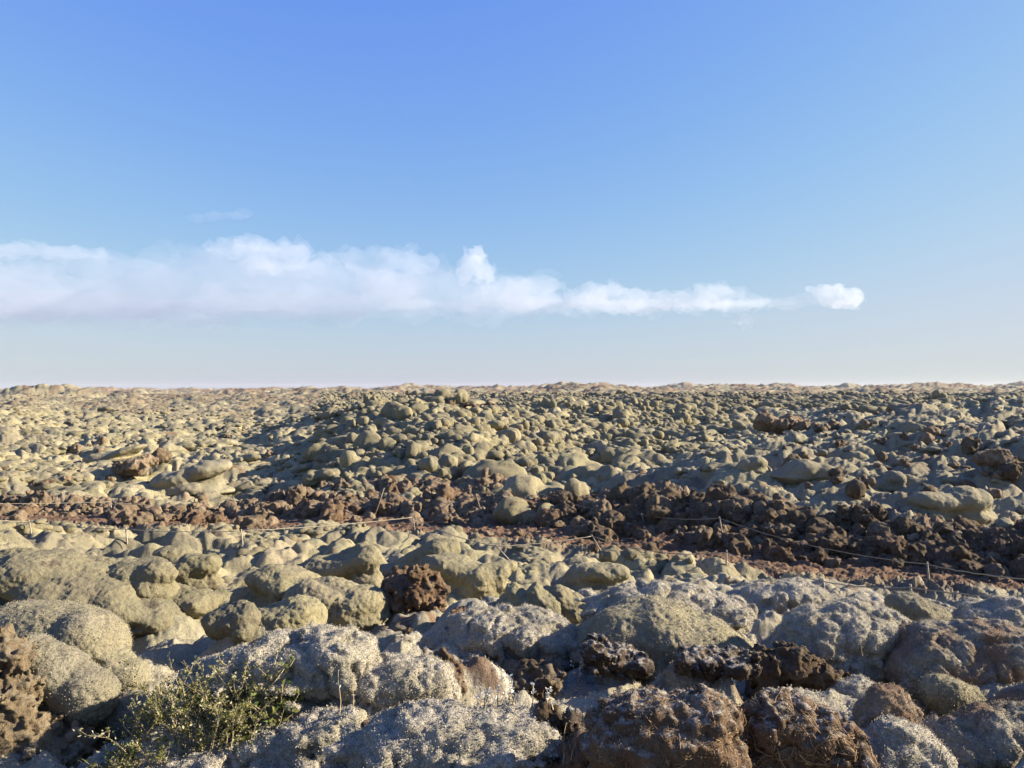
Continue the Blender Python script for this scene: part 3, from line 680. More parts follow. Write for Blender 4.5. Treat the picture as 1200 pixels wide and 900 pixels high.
hero(B, 'broad frosted mound in the foreground with a dark hollow on its right side', (450, 852), [(455, 812, 58, 32, 10, 46, 4), (410, 828, 34, 16, 4, 34, -10), (500, 814, 30, 30, 14, 36)], 'moss_frost', 61)
hero(B, 'pale frosted dome with a soft shadow on its right foot, left of the sunlit dome', (610, 776), [(598, 748, 62, 30, 8, 52, 6), (645, 756, 42, 20, 4, 40, 14), (555, 752, 40, 20, 6, 40, -12)], 'moss_frost', 62)
hero(B, 'lumpy grey frosted swell behind the willow bush', (340, 805), [(330, 776, 58, 17, 6, 50, -10), (395, 768, 42, 18, 4, 46, 8), (272, 788, 36, 9, 4, 34, -18)], 'moss_frost', 63)
hero(B, 'long frosted ridge in the foreground running down to the left below the bush', (285, 905), [(310, 886, 80, 15, 4, 36, -16), (375, 866, 42, 16, 4, 32, -14), (225, 900, 60, 9, 2, 32, -10)], 'moss_frost', 64)
hero(B, 'low frosted slab at the bottom left of the upright splinter', (540, 892), [(545, 866, 66, 20, 4, 44, 6), (480, 872, 50, 16, 4, 40, -6), (602, 872, 34, 16, 4, 34)], 'moss_frost', 65)
hero(B, 'flat frosted slab between the shaded boulder and the sunlit dome', (800, 728), [(790, 712, 52, 14, 4, 50, 4), (840, 716, 40, 12, 2, 40, 6), (745, 714, 34, 11, 4, 36)], 'moss_frost', 66)
hero(B, 'low frosted hummock with a green edge beside the lower rope', (935, 716), [(925, 702, 42, 13, 4, 40), (965, 706, 30, 11, 4, 30, 8)], 'moss_frost', 67)
hero(B, 'large pale yellow moss swell running down to the right behind the speckled boulders', (110, 738), [(60, 700, 90, 34, 10, 80, 10), (10, 680, 60, 28, 14, 60), (140, 718, 62, 22, 4, 56, 16)], 'moss', 68)

# dry roots over the front brown rock
def creep_paths(o, n, seed, lo=0.25, step=0.028, joints=9):
    r = np.random.default_rng(seed); V, Q = mesh_arrays(o.data); Nn = np.empty(len(V) * 3, np.float32); o.data.vertices.foreach_get('normal', Nn); Nn = Nn.reshape(-1, 3)
    ok = np.where((Nn[:, 1] < 0.15) & (V[:, 2] > lo * V[:, 2].max()))[0]; out = []
    for k in range(n):
        p = V[r.choice(ok)].copy(); d = np.array((r.normal(.5, .5), -.2, r.normal(-.7, .4))); path = []
        for i in range(joints):
            j = int(np.argmin(((V - p) ** 2).sum(1))); path.append(V[j] + Nn[j] * r.uniform(.002, .012))
            d = d + r.normal(0, .25, 3); d = d - Nn[j] * (d @ Nn[j]); d /= np.linalg.norm(d) + 1e-6; p = V[j] + d * step
        out.append(path)
    return out
def strand_mesh(paths, thick):
    V = []; Q = []; n0 = 0
    for p in paths:
        for i, q in enumerate(p):
            rr = thick * (1 - 0.7 * i / (len(p) - 1))
            for k in range(3): V.append((q[0] + rr * math.cos(2.1 * k), q[1], q[2] + rr * math.sin(2.1 * k)))
        for i in range(len(p) - 1):
            for k in range(3): Q.append((n0 + i * 3 + k, n0 + i * 3 + (k + 1) % 3, n0 + i * 3 + 3 + (k + 1) % 3, n0 + i * 3 + 3 + k))
        n0 += 3 * len(p)
    return mesh_from('roots', np.array(V), np.array(Q))
for o in HERO:
    if 'dry roots' in o['label']: link('roots', strand_mesh(creep_paths(o, 60, 3), .003), M['root'], o)
    if 'dead-moss' in o['label']: tag(link('dead_stalks', strand_mesh(creep_paths(o, 110, 4, .3, .009, 6), .002), M['root'], o), kind='stuff')

# ------------------------------------------------------------------ the many: moss mounds and trampled lava rocks
DIRB = rng.random
def inside_hero(px, py, pad=0):
    return any(x0 - pad < px < x1 + pad and y0 - pad < py < y1 + pad for x0, x1, y0, y1 in HBOX)
HBOX = []
for o in HERO:
    co = np.array([o.matrix_basis @ Vector(c) for c in o.bound_box])
    u = 600 + FPX * co[:, 0] / co[:, 1]; v = HZ - FPX * (co[:, 2] - EYE) / co[:, 1]
    HBOX.append((u.min(), u.max(), v.min(), v.max()))

MOUND_LABEL = {
    'hill': ('knobbly yellowish moss mound on the sunlit hill beyond the trampled lava', 'mounds on the sunlit hill'),
    'left': ('pale rounded moss mound on the slope left of the sunlit hill', 'mounds on the left slope'),
    'right': ('grey-green moss mound on the long hill at the right', 'mounds on the right hill'),
    'near': ('small moss hump bulging from the near moss below the brown path', 'humps of the near moss'),
}
def zone(x, y):
    px = 600 + FPX * x / y; pd = gmask(GPATH, x, y)
    if pd < 0: return 'near'
    if px > 640 + (y - 18) * 14 and y < 34: return 'right'
    if px < 380: return 'left'
    return 'hill'
cand = []
def covered(x, y, r, lst, f):
    return any((x - a) ** 2 + (y - b) ** 2 < (f * (r + c)) ** 2 for a, b, c in lst)
placed = []; cells = {}
for tries in range(110000):
    px = rng.uniform(-60, 1260); py = 462 + 275 * rng.random() ** 1.35
    x, y, z = spot(px, py)
    if y > 160 or y < 6: continue
    zn = zone(x, y)
    pd = gmask(GPATH, x, y)
    if -2.0 < pd < 1.5: continue
    sl = gmask(GSOIL, x, y)
    if zn in ('left', 'hill') and pd < 2.6 and rng.random() > 0.25: continue
    if sl > 0.45 and rng.random() > 0.12: continue
    if zn == 'right' and rng.random() > 0.10: continue
    if zn == 'near' and rng.random() > (0.7 if px < 640 and y > 7 else 0.06): continue
    patch = perlin2(np.array([x / 6.5 + 4]), np.array([y / 8.0]), 77)[0]
    if zn == 'left' and patch < 0.28 and rng.random() > 0.10: continue
    if zn == 'hill' and patch < -0.25 and rng.random() > 0.35: continue
    if inside_hero(px, py, 2): continue
    r = {'hill': 0.45, 'left': 0.36, 'right': 0.32, 'near': 0.19}[zn] * min(2.2, math.exp(rng.normal(-0.1, 0.42))) * (1 - 0.25 * sstep(35, 60, y) + 0.5 * sstep(90, 150, y))
    cx, cy = int(x // 3), int(y // 3)
    loc = [q for i in (-1, 0, 1) for j in (-1, 0, 1) for q in cells.get((cx + i, cy + j), ())]
    if covered(x, y, r, loc, 0.5 if zn != 'right' else 0.8): continue
    placed.append((x, y, r)); cells.setdefault((cx, cy), []).append((x, y, r)); cand.append((r / y, x, y, r, zn))
    if len(placed) > 7000: break
cand.sort(reverse=True)
count = 0; far_T = []; far_T2 = []; far_T3 = []
for (s, x, y, r, zn) in cand:
    z = gz(x, y); sx = rng.uniform(0.85, 1.5); sz = rng.uniform(1.0, 1.4) if zn == 'hill' else rng.uniform(0.6, 0.9) if zn != 'near' else rng.uniform(0.75, 1.1); a = rng.normal(0.2, 0.7)
    if count < 280:
        fr = gmask(GFROST, x, y)
        k = 'moss_grey' if zn == 'right' or fr > 0.35 or y > 55 else 'moss'
        o = link('moss_mound', VAR[k][count % 14], None, None, (x, y, z - (0.24 if zn == 'hill' else 0.5) * r))
        o.scale = (r * sx, r, r * sz); o.rotation_euler = (rng.normal(0, .1), rng.normal(0, .1), a)
        tag(o, MOUND_LABEL[zn][0], 'moss mound', MOUND_LABEL[zn][1]); count += 1
    else:
        (far_T3 if y > 55 else far_T2 if zn == 'right' else far_T).append((int(rng.integers(0, 8)), x, y, z - (0.3 if zn == 'hill' else 0.45) * r, r, sx, sz, a))
if far_T3: tag(link('dim_moss_mounds_beyond', joined('dim_moss_mounds_beyond', L_MOSS, far_T3), M['moss_far']), 'countless tiny dull moss mounds towards the horizon', 'moss mounds', kind='stuff')
if far_T: tag(link('moss_mounds_beyond', joined('moss_mounds_beyond', L_MOSS, far_T), M['moss']), 'countless small pale moss mounds covering the far lava field', 'moss mounds', kind='stuff')
if far_T2: tag(link('grey_moss_mounds_beyond', joined('grey_moss_mounds_beyond', L_MOSS, far_T2), M['moss_grey']), 'countless small grey-green moss mounds over the right hill', 'moss mounds', kind='stuff')

ROCK_LABEL = {
    'far': ('broken brown lava rock in the trampled rubble beside the far rope line', 'lava rubble by the far rope'),
    'near': ('broken lava rock along the near edge of the brown path', 'lava rubble by the near rope'),
    'hill': ('dark lava rock poking out of the moss beyond the path', 'bare rocks in the far moss'),
}
rocks = []
for tries in range(30000):
    px = rng.uniform(-80, 1280); py = rng.uniform(545, 705)
    x, y, z = spot(px, py)
    if y > 32: continue
    pd = gmask(GPATH, x, y)
    far_w = 0.5 + 2.7 * sstep(-9, -3, x) * sstep(2.2, -0.5, x) + 1.1 * sstep(-1, 2, x)
    if pd > 0.35 and pd < 1.2 + far_w: zn = 'far'; p = 1.0 if pd > 0.9 else 0.5
    elif -1.3 < pd < -0.5: zn = 'near'; p = 0.35
    elif abs(pd) <= 0.6: zn = 'far' if pd > 0 else 'near'; p = 0.07
    else: continue
    if rng.random() > p: continue
    r = 0.05 + 0.36 * rng.random() ** 3.6
    if y < 14: r *= 0.75
    if rng.random() < (0.74 if px > 620 else 0.55): continue
    if inside_hero(px, py, 0): continue
    rocks.append((r / y, x, y, r, zn))
    if len(rocks) > 2600: break
for tries in range(450):
    px = rng.uniform(-60, 1260); py = 462 + 120 * rng.random() ** 1.2
    x, y, z = spot(px, py)
    pd = gmask(GPATH, x, y)
    if pd < 3 or y > 150: continue
    if perlin2(np.array([x / 6.0]), np.array([y / 6.0]), 33)[0] < 0.08: continue
    r = 0.07 + 0.24 * rng.random() ** 2.5 * (1 + sstep(40, 120, y))
    rocks.append((r / y * 0.9, x, y, r, 'hill'))
rocks.sort(reverse=True)
rub = {0: [], 1: []}; count = 0
for (s, x, y, r, zn) in rocks:
    z = gz(x, y); a = rng.uniform(0, 6.28); kk = 1 if ((x > 1.0 and y < 20) or zn == 'hill') and rng.random() < 0.75 else 0  # right-bank rocks mostly take the darker lava: the bank's shade put into colour
    if count < 285:
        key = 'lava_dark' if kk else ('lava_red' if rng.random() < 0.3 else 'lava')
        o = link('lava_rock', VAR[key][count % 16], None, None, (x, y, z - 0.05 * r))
        o.scale = (r * rng.uniform(.8, 1.3), r, r * rng.uniform(.8, 1.35)); o.rotation_euler = (rng.normal(0, .3), rng.normal(0, .3), a)
        tag(o, ROCK_LABEL[zn][0], 'lava rock', ROCK_LABEL[zn][1]); count += 1
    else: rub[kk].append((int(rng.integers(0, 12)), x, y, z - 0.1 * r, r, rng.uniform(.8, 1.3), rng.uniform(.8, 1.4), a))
for kk, nm, mt, lb in ((0, 'lava_rubble', 'lava', 'small brown lava rubble strewn along the trampled path'), (1, 'dark_lava_rubble', 'lava_dark', 'small lava rubble coloured darker for shade on the bank, and dark rubble in far moss')):
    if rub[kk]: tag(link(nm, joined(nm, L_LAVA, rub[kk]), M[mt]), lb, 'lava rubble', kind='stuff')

# small stones and humps that break up the near moss
near_list = []
for tries in range(4000):
    px = rng.uniform(330, 1230); py = rng.uniform(728, 892)
    if px < 420 and py > 790: continue
    if inside_hero(px, py, -4): continue
    x, y, z = spot(px, py); rpx = 6 + 15 * rng.random() ** 1.8; r = rpx / FPX * y
    if any((x - a) ** 2 + (y - b) ** 2 < (1.15 * (r + c)) ** 2 for a, b, c in near_list): continue
    near_list.append((x, y, r)); n = len(near_list)
    stone = rng.random() < 0.3
    if stone:
        key = ('lava_frost', 'lava_dark', 'lava_dark', 'lava_red')[int(rng.integers(0, 4))]
        o = link('lava_rock', VAR[key][n % 16], None, None, (x, y, gz(x, y) + 0.1 * r)); lab = ('small dark lava stone set in the frosty near moss', 'lava rock', 'stones in the frosty near moss')
        o.scale = (r * rng.uniform(.9, 1.5), r, r * rng.uniform(.6, 1.1))
    else:
        key = ('moss_frost', 'moss_frost', 'moss_brown', 'moss_grey')[int(rng.integers(0, 4))]
        o = link('moss_mound', VAR[key][n % 14], None, None, (x, y, gz(x, y) - 0.15 * r)); lab = ('small frosted moss hump in the near ground', 'moss mound', 'humps of the frosty near ground')
        o.scale = (r * rng.uniform(1.1, 1.9), r * 1.2, r * rng.uniform(.6, 1.0))
    o.rotation_euler = (rng.normal(0, .15), rng.normal(0, .15), rng.uniform(0, 6.28)); tag(o, *lab)
    if n >= 40: break

# ------------------------------------------------------------------ the two rope lines along the path
def tube(name, pts, r, n=5, taper=1.0, cap=True):
    pts = [Vector(p) for p in pts]; V = []; Q = []
    for i, p in enumerate(pts):
        t = (pts[min(i + 1, len(pts) - 1)] - pts[max(i - 1, 0)]).normalized()
        s = t.cross(Vector((0, 0, 1))); s = s.normalized() if s.length > 1e-3 else Vector((1, 0, 0)); w = s.cross(t)
        rr = r * (1 + (taper - 1) * i / (len(pts) - 1))
        for k in range(n):
            an = 2 * math.pi * k / n; V.append(p + (s * math.cos(an) + w * math.sin(an)) * rr)
    for i in range(len(pts) - 1):
        for k in range(n):
            Q.append((i * n + k, i * n + (k + 1) % n, (i + 1) * n + (k + 1) % n, (i + 1) * n + k))
    me = bpy.data.meshes.new(name); F = list(Q)
    if cap: F += [tuple(range(n - 1, -1, -1)), tuple(range((len(pts) - 1) * n, len(pts) * n))]
    me.from_pydata([tuple(v) for v in V], [], F); me.update()
    for p in me.polygons: p.use_smooth = len(p.vertices) == 4
    return me
def rope_fence(label, stakes, sags):
    """stakes: (px, foot py, top px, top py); ropes hang between the tops"""
    x, y, z = spot(stakes[0][0], stakes[0][1]); root = empty('rope_fence', (x, y, z)); o0 = Vector((x, y, z))
    tag(root, label, 'rope fence')
    tops = []
    for (px, py, tx, ty) in stakes:
        x, y, z = spot(px, py)
        top = Vector(((tx - 600) / FPX * y, y, EYE - (ty - HZ) / FPX * y))
        foot = Vector((x, y, z - 0.12))
        mid = foot.lerp(top, 0.5) + Vector((0.006, 0, 0))
        up = (top - foot).normalized() * 0.03
        link('stake', tube('stake', [foot - o0, mid - o0, top + up - o0], 0.014, 6, 0.8), M['post'], root)
        tops.append(top)
    for a, b, s in zip(tops[:-1], tops[1:], sags):
        if s is None: continue
        s = s / FPX * a.y
        pts = [a.lerp(b, t) - Vector((0, 0, 4 * s * t * (1 - t))) - o0 + Vector((0, 0, 0.004 * math.sin(40 * t))) for t in np.linspace(0, 1, 15)]
        link('rope', tube('rope', pts, 0.0062, 5), M['rope'], root)
rope_fence('sagging pale rope on low stakes along the near side of the brown path',
    [(-60, 628, -58, 606), (38, 626, 35, 611), (150, 640, 148, 620), (285, 640, 283, 622), (487, 625, 484, 606), (608, 660, 582, 640),
     (712, 652, 694, 628), (850, 664, 851, 647), (966, 700, 964, 681), (1068, 705, 1066, 688), (1245, 728, 1243, 702)],
    [1, 2, 2, 2, 4, 2, 9, 3, 3, 3])
rope_fence('thin rope on leaning stakes along the far side of the brown path',
    [(-40, 612, -42, 590), (132, 606, 130, 588), (277, 600, 274, 583), (382, 604, 379, 591), (437, 605, 450, 573), (489, 590, 487, 575), (567, 606, 558, 580),
     (637, 597, 629, 577), (757, 622, 752, 603), (848, 632, 843, 607), (1088, 682, 1086, 661), (1255, 705, 1253, 682)],
    [1, 6, None, 10, None, 8, None, 5, 3, 7, 3])

# ------------------------------------------------------------------ bush, green plant, dry sprigs, stalks
def leaf_mesh(pts, dirs, size, seed):
    r = np.random.default_rng(seed); n = len(pts)
    P = np.array(pts, np.float32); D = np.array(dirs, np.float32); D /= np.linalg.norm(D, axis=1)[:, None] + 1e-6
    Rn = r.normal(size=(n, 3)).astype(np.float32); S = np.cross(D, Rn); S /= np.linalg.norm(S, axis=1)[:, None] + 1e-6
    Nn = np.cross(S, D)
    L = (size * r.uniform(0.6, 1.3, n))[:, None].astype(np.float32); W = L * 0.3
    V = np.stack([P, P + D * L * .5 + S * W - Nn * L * .08, P + D * L, P + D * L * .5 - S * W - Nn * L * .08], 1).reshape(-1, 3)
    Q = np.arange(n * 4).reshape(-1, 4)
    return mesh_from('leaves', V, Q, False)
def stems_mesh(paths, r):
    V = []; Q = []; n0 = 0
    for p in paths:
        for i, q in enumerate(p):
            rr = r * (1 - 0.75 * i / (len(p) - 1))
            for k in range(3):
                a = 2.1 * k; V.append((q[0] + rr * math.cos(a), q[1] + rr * math.sin(a), q[2]))
        for i in range(len(p) - 1):
            for k in range(3): Q.append((n0 + i * 3 + k, n0 + i * 3 + (k + 1) % 3, n0 + i * 3 + 3 + (k + 1) % 3, n0 + i * 3 + 3 + k))
        n0 += 3 * len(p)
    return mesh_from('stems', np.array(V), np.array(Q))
def bush(name, label, cat, px, py, w, d, hgt, nstem, leaf_n, leaf_size, mats, seed, Y=None, spread=0.5, tip_from=0.25, group=None):
    r = np.random.default_rng(seed)
    x, y, z = spot(px, py)
    if Y: y = Y; x = (px - 600) / FPX * y; z = gz(x, y)
    root = empty(name, (x, y, z)); tag(root, label, cat, group)
    paths = []; LP = [[] for _ in mats]; LD = [[] for _ in mats]
    for s in range(nstem):
        bx, by = r.uniform(-.5, .5) * w * .8, r.uniform(-.5, .5) * d * .8
        bz = gz(x + bx, y + by) - z
        hh = hgt * r.uniform(.45, 1.1) * (1 - 0.35 * abs(2 * bx / w)); lx, ly = r.normal(0, spread, 2) * hh
        p = [np.array((bx, by, bz - .02))]
        for t in (0.25, 0.5, 0.75, 1.0):
            p.append(np.array((bx + lx * t + r.normal(0, .025) * hh, by + ly * t + r.normal(0, .025) * hh, bz + hh * (t - .12 * t * t))))
        paths.append(p); br = [p]
        for q in range(r.integers(1, 4)):
            i = r.integers(1, 4); st = p[i]; dv = np.array((r.normal(0, .6), r.normal(0, .6), r.uniform(.3, 1))) * hh * .28
            b = [st, st + dv * .5 + r.normal(0, .01, 3), st + dv]; paths.append(b); br.append(b)
        per = max(1, int(leaf_n / nstem / len(br)))
        for b in br:
            for q in range(per):
                t = tip_from + (1 - tip_from) * r.random() ** .8; f = t * (len(b) - 1); i = min(int(f), len(b) - 2)
                c = b[i] * (1 - f + i) + b[i + 1] * (f - i)
                m = 0 if len(mats) == 1 else int(r.random() < (0.08 + .62 * t * (c[2] - bz) / hgt))
                LP[m].append(c + r.normal(0, .006, 3)); LD[m].append((r.normal(0, .8), r.normal(0, .8), r.uniform(-.1, 1)))
    link('stems', stems_mesh(paths, 0.0035), M['stem'], root)
    for m, mt in enumerate(mats):
        if LP[m]: link('foliage', leaf_mesh(LP[m], LD[m], leaf_size, seed + m), M[mt], root)
    return root
bush('willow_bush', 'olive willow bush with pale dry tips in the hollow right of the speckled boulders', 'bush', 234, 862, .66, .42, .36, 140, 7600, .016, ['leaf', 'leaf_pale'], 1, tip_from=.06)
bush('leafy_plant', 'bright green leafy plant in shade right of the willow bush', 'plant', 318, 850, .32, .25, .22, 30, 500, .028, ['leaf', 'leaf_green'], 2)
bush('moss_cushion', 'yellow-green crowberry cushion at the bottom edge below the willow bush', 'plant', 132, 902, .26, .2, .10, 70, 900, .014, ['leaf', 'leaf_green'], 3)
bush('heather_cushion', 'brownish green heath cushion behind the willow bush', 'plant', 292, 808, .36, .22, .15, 90, 1400, .014, ['leaf'], 4)
from mathutils.bvhtree import BVHTree
TREES = {}
def spot_on(px, py):
    # the nearest surface, ground or boulder, seen through a photo pixel
    x, y, z = spot(px, py); d = Vector(((px - 600) / FPX, 1.0, -(py - HZ) / FPX)).normalized(); eye = Vector((0, 0, EYE))
    for q, (o, (x0, x1, y0, y1)) in enumerate(zip(HERO, HBOX)):
        if not (x0 < px < x1 and y0 < py < y1): continue
        if q not in TREES:
            V, Q = mesh_arrays(o.data); TREES[q] = BVHTree.FromPolygons([tuple(v) for v in V.tolist()], Q.tolist())
        hit = TREES[q].ray_cast(eye - o.location, d)
        if hit[0] is not None:
            p = hit[0] + o.location
            if p.y < y: x, y, z = p
    return x, y, z
def sprig(label, px, py, hpx, seed, lean=0.2, n=1, budn=14, Y=None):
    r = np.random.default_rng(seed); x, y, z = spot_on(px, py)
    root = empty('dry_sprig', (x, y, z)); tag(root, label, 'dry plant')
    H = hpx / FPX * y; paths = []; P = []; D = []
    for k in range(n):
        lx = r.normal(0, lean) * H; ly = r.normal(0, lean) * H; bx = r.normal(0, .025) * (n > 1); hh = H * r.uniform(.65, 1.0) if k else H
        p = [np.array((bx + lx * t + .05 * hh * math.sin(5 * t + k), ly * t, -.03 + (hh + .03) * t)) for t in np.linspace(0, 1, 6)]
        paths.append(p)
        for q in range(budn):
            t = .4 + .6 * r.random(); f = t * 5; i = min(int(f), 4); c = p[i] * (1 - f + i) + p[i + 1] * (f - i)
            P.append(c); D.append((r.normal(0, .8), r.normal(0, .8), r.uniform(.2, 1)))
    link('stalk', stems_mesh(paths, 0.004), M['stem'], root)
    if P: link('buds', leaf_mesh(P, D, .016, seed), M['bud'], root)
sprig('tall bare whitish stalk standing right of the green plant', 396, 838, 52, 1, .12, 1, 3)
sprig('short bent stalk right of the tall bare stalk', 413, 822, 28, 2, .5, 1, 4)
sprig('frosted sprig left of the dark rock in the middle of the foreground', 572, 826, 26, 3, .25, 5, 14)
sprig('taller frosted sprig with white buds right of the brown rough rock', 590, 826, 34, 4, .2, 4, 16)
sprig('lone little frosted sprig right of the black hollow', 537, 818, 22, 5, .15, 2, 12)
sprig('frosted sprig in front of the half sunk dark rock', 640, 822, 20, 6, .2, 3, 12)
sprig('dense white sprigs in front of the frosted dark rock', 704, 802, 34, 7, .15, 8, 16)
sprig('leaning white sprig at the right end of the frosted dark rock', 735, 800, 40, 8, .25, 3, 14)
sprig('little frosted sprig left of the dense white sprigs', 683, 800, 28, 9, .2, 4, 14)
sprig('thin pale stalk in front of the frosted dome', 1012, 786, 30, 10, .1, 1, 2)
sprig('second thin stalk by the frosted dome beside a taller one', 1027, 790, 38, 11, .06, 1, 2)
sprig('dry grass sprig below the frost-capped lava lump', 668, 884, 36, 12, .25, 4, 0)
sprig('short frosted stalk right of the narrow frosted knob', 1094, 892, 32, 13, .1, 1, 2)

# frost-tipped nap over the near moss: one uncountable cover
def near_tufts():
    r = np.random.default_rng(5); Vs = []; n = 0
    N = 170000
    u = r.uniform(-.78, .78, N); ly = r.uniform(math.log(2.7), math.log(8.5), N); y = np.exp(ly); x = u * y
    fu = (u - US[0]) / (US[1] - US[0]); frr = np.interp(ly, LYS, np.arange(NY)); i = frr.astype(int); j = fu.astype(int)
    fro = GFROST[i, j]; so = GSOIL[i, j]
    clump = perlin2(x / .09, y / .09, 5) + .6 * perlin2(x / .03, y / .03, 6)
    keep = (r.random(N) < (0.12 + 0.88 * fro) * (1 - .75 * so) * sstep(-.5, .35, clump)) & (r.random(N) < (5.2 / y) ** 1.0)
    x, y, i, j = x[keep], y[keep], i[keep], j[keep]
    P = np.stack([x, y, GZ[i, j]], 1)
    D = np.stack([r.normal(0, .6, len(x)), r.normal(0, .6, len(x)), r.uniform(.3, 1, len(x))], 1)
    return P, D
def hero_tufts(which):
    r = np.random.default_rng(6); PP = []; DD = []
    for o in HERO:
        mt = o.data.materials[0].name
        if mt not in which or o.location.y > 7.5: continue
        f = which[mt]
        V, Q = mesh_arrays(o.data); Nn = np.empty(len(V) * 3, np.float32); o.data.vertices.foreach_get('normal', Nn); Nn = Nn.reshape(-1, 3)
        for passno in range(2):
            k = r.random(len(V)) < f * (Nn[:, 2] > -.5)
            PP.append(V[k] + np.array(o.location) + r.normal(0, .004, (k.sum(), 3))); DD.append(Nn[k] + r.normal(0, .6, (k.sum(), 3)))
    return np.concatenate(PP), np.concatenate(DD)
P1, D1 = near_tufts()
P2, D2 = hero_tufts({'frosted_moss': .8}); P3, D3 = hero_tufts({'speckled_moss': .3, 'grey_moss': .4}); P4, D4 = hero_tufts({'brownish_moss': .6, 'brown_earth': .35, 'frosted_lava': .3})
def tuft_mesh(P, D, size, seed):
    me = leaf_mesh(P, D, size, seed); me.name = 'frosted_nap'; return me
tag(link('frosted_nap', tuft_mesh(P1, D1, .012, 1), M['tuft']), 'frost-tipped nap of moss shoots over the near ground', 'moss shoots', kind='stuff')
tag(link('frosted_nap', tuft_mesh(P2, D2, .0075, 2), M['tuft']), 'short frosty moss shoots covering the frosted boulders', 'moss shoots', kind='stuff')
tag(link('moss_shoots', tuft_mesh(P3, D3, .008, 3), M['nap']), 'short beige moss shoots covering the speckled boulders', 'moss shoots', kind='stuff')
tag(link('brown_shoots', tuft_mesh(P4, D4, .007, 4), M['shoots_brown']), 'short brown shoots covering the brownish mounds', 'moss shoots', kind='stuff')

# ------------------------------------------------------------------ clouds, sky, sun, camera
def cloud_mat(name, dens, col=(1, 1, 1)):
    m = bpy.data.materials.new(name); m.use_nodes = True; nt = m.node_tree; nt.nodes.clear()
    out = nt.nodes.new('ShaderNodeOutputMaterial'); v = nt.nodes.new('ShaderNodeVolumePrincipled')
    v.inputs['Density'].default_value = dens; v.inputs['Color'].default_value = (*col, 1); v.inputs['Anisotropy'].default_value = 0.15
    nt.links.new(v.outputs[0], out.inputs['Volume']); return m
CM = {'dense': cloud_mat('cloud_dense', 0.004, (.93, .93, .94)), 'mid': cloud_mat('cloud_mid', 0.0018, (.92, .92, .94)), 'soft': cloud_mat('cloud_soft', 0.0013, (.88, .89, .92)), 'thin': cloud_mat('cloud_thin', 0.00075, (.78, .81, .87))}
CY = 4200.0
def cloud(label, blobs, mat, seed, Y=CY, amp=45, wl=170, h=None, k=45):
    s = Y / FPX; cx = np.mean([b[0] for b in blobs]); cy = max(b[1] + b[3] for b in blobs)
    ells = [(((b[0] - cx) * s, (b[4] if len(b) > 4 else 0) * s, (cy - b[1]) * s), (b[2] * s, (0.5 * (b[2] + b[3])) * s * .9, b[3] * s)) for b in blobs]
    off = seed * 2.3
    def d(p): return -1.5 * amp * fbm3(p / wl + off, 5, seed, .6)
    V, Q = body(ells, (h or 24.0) * 0.72, k, d, None, 2.2 * amp)
    o = link('cloud', mesh_from('cloud', V, Q), CM[mat], None, ((cx - 600) * s, Y, EYE + (HZ - cy) * s))
    tag(o, label, 'cloud'); return o
cloud('long grey-white cloud bank with a flat base at the left', [(60, 345, 150, 28), (-60, 342, 120, 34), (200, 345, 130, 34), (330, 338, 120, 34), (450, 340, 110, 30), (560, 348, 90, 22), (250, 310, 70, 16), (120, 312, 90, 16), (640, 352, 70, 14)], 'thin', 1, amp=75, wl=230, h=32, Y=4300)
cloud('grey hazy underside of the cloud bank at the left', [(100, 362, 160, 15), (280, 360, 150, 14), (430, 360, 130, 12), (-40, 362, 120, 16)], 'thin', 14, amp=55, wl=260, h=32, Y=4150)
cloud('bright white crest on the left cloud bank', [(300, 290, 44, 10), (335, 296, 34, 14), (268, 294, 30, 8), (362, 312, 20, 9), (320, 310, 40, 10)], 'mid', 2, amp=38, wl=95, h=16, k=25)
cloud('soft white puff between the bright crest and the tall knob', [(460, 303, 30, 14), (490, 310, 24, 12), (432, 312, 30, 12), (455, 336, 44, 14), (408, 300, 30, 8)], 'soft', 3, amp=38, wl=110, h=17, k=25)
cloud('tall white knob of cloud in the middle of the bank', [(554, 304, 15, 14), (566, 318, 14, 13), (545, 318, 12, 12), (572, 328, 10, 8)], 'dense', 4, amp=30, wl=75, h=14, k=22)
cloud('low lumpy cloud right of the tall knob', [(610, 338, 36, 16), (640, 335, 26, 12), (585, 345, 34, 14), (620, 355, 70, 9)], 'soft', 5, amp=38, wl=110, h=17, k=25)
cloud('broad white cloud with a lumpy top right of the middle', [(715, 342, 32, 12), (748, 348, 26, 11), (690, 350, 30, 10), (772, 347, 11, 7), (730, 358, 70, 8)], 'mid', 6, amp=36, wl=90, h=16, k=22)
cloud('rounded white cloud third from the right', [(838, 342, 30, 11), (862, 347, 14, 9), (810, 350, 30, 9), (835, 357, 60, 7)], 'mid', 7, amp=34, wl=90, h=16, k=22)
cloud('tiny white puff hanging below the rounded cloud', [(874, 378, 12, 8), (864, 374, 9, 5), (882, 376, 7, 5)], 'mid', 8, amp=24, wl=60, h=12, k=16)
cloud('separate bright little cloud farthest right', [(978, 344, 20, 9), (1000, 350, 13, 11), (962, 341, 12, 7), (1008, 356, 8, 7), (985, 354, 24, 7)], 'dense', 9, amp=28, wl=70, h=14, k=18)
cloud('faint streak of cloud left of the separate little cloud', [(920, 355, 50, 6), (950, 350, 30, 7), (885, 356, 30, 5)], 'thin', 10, amp=28, wl=110, h=16, k=20)
cloud('thin bright streak under the left cloud bank', [(225, 377, 34, 6), (206, 375, 20, 4), (250, 379, 14, 5)], 'soft', 11, amp=24, wl=80, h=14, k=16, Y=4000)
cloud('white upper edge of the cloud bank at the far left', [(60, 294, 50, 7), (20, 294, 50, 8), (95, 299, 30, 5), (-30, 294, 50, 8)], 'soft', 12, amp=30, wl=100, h=16, k=20)
cloud('faint wisp high above the left cloud bank', [(260, 252, 34, 3), (240, 254, 20, 3)], 'thin', 13, amp=20, wl=90, h=14, k=16)

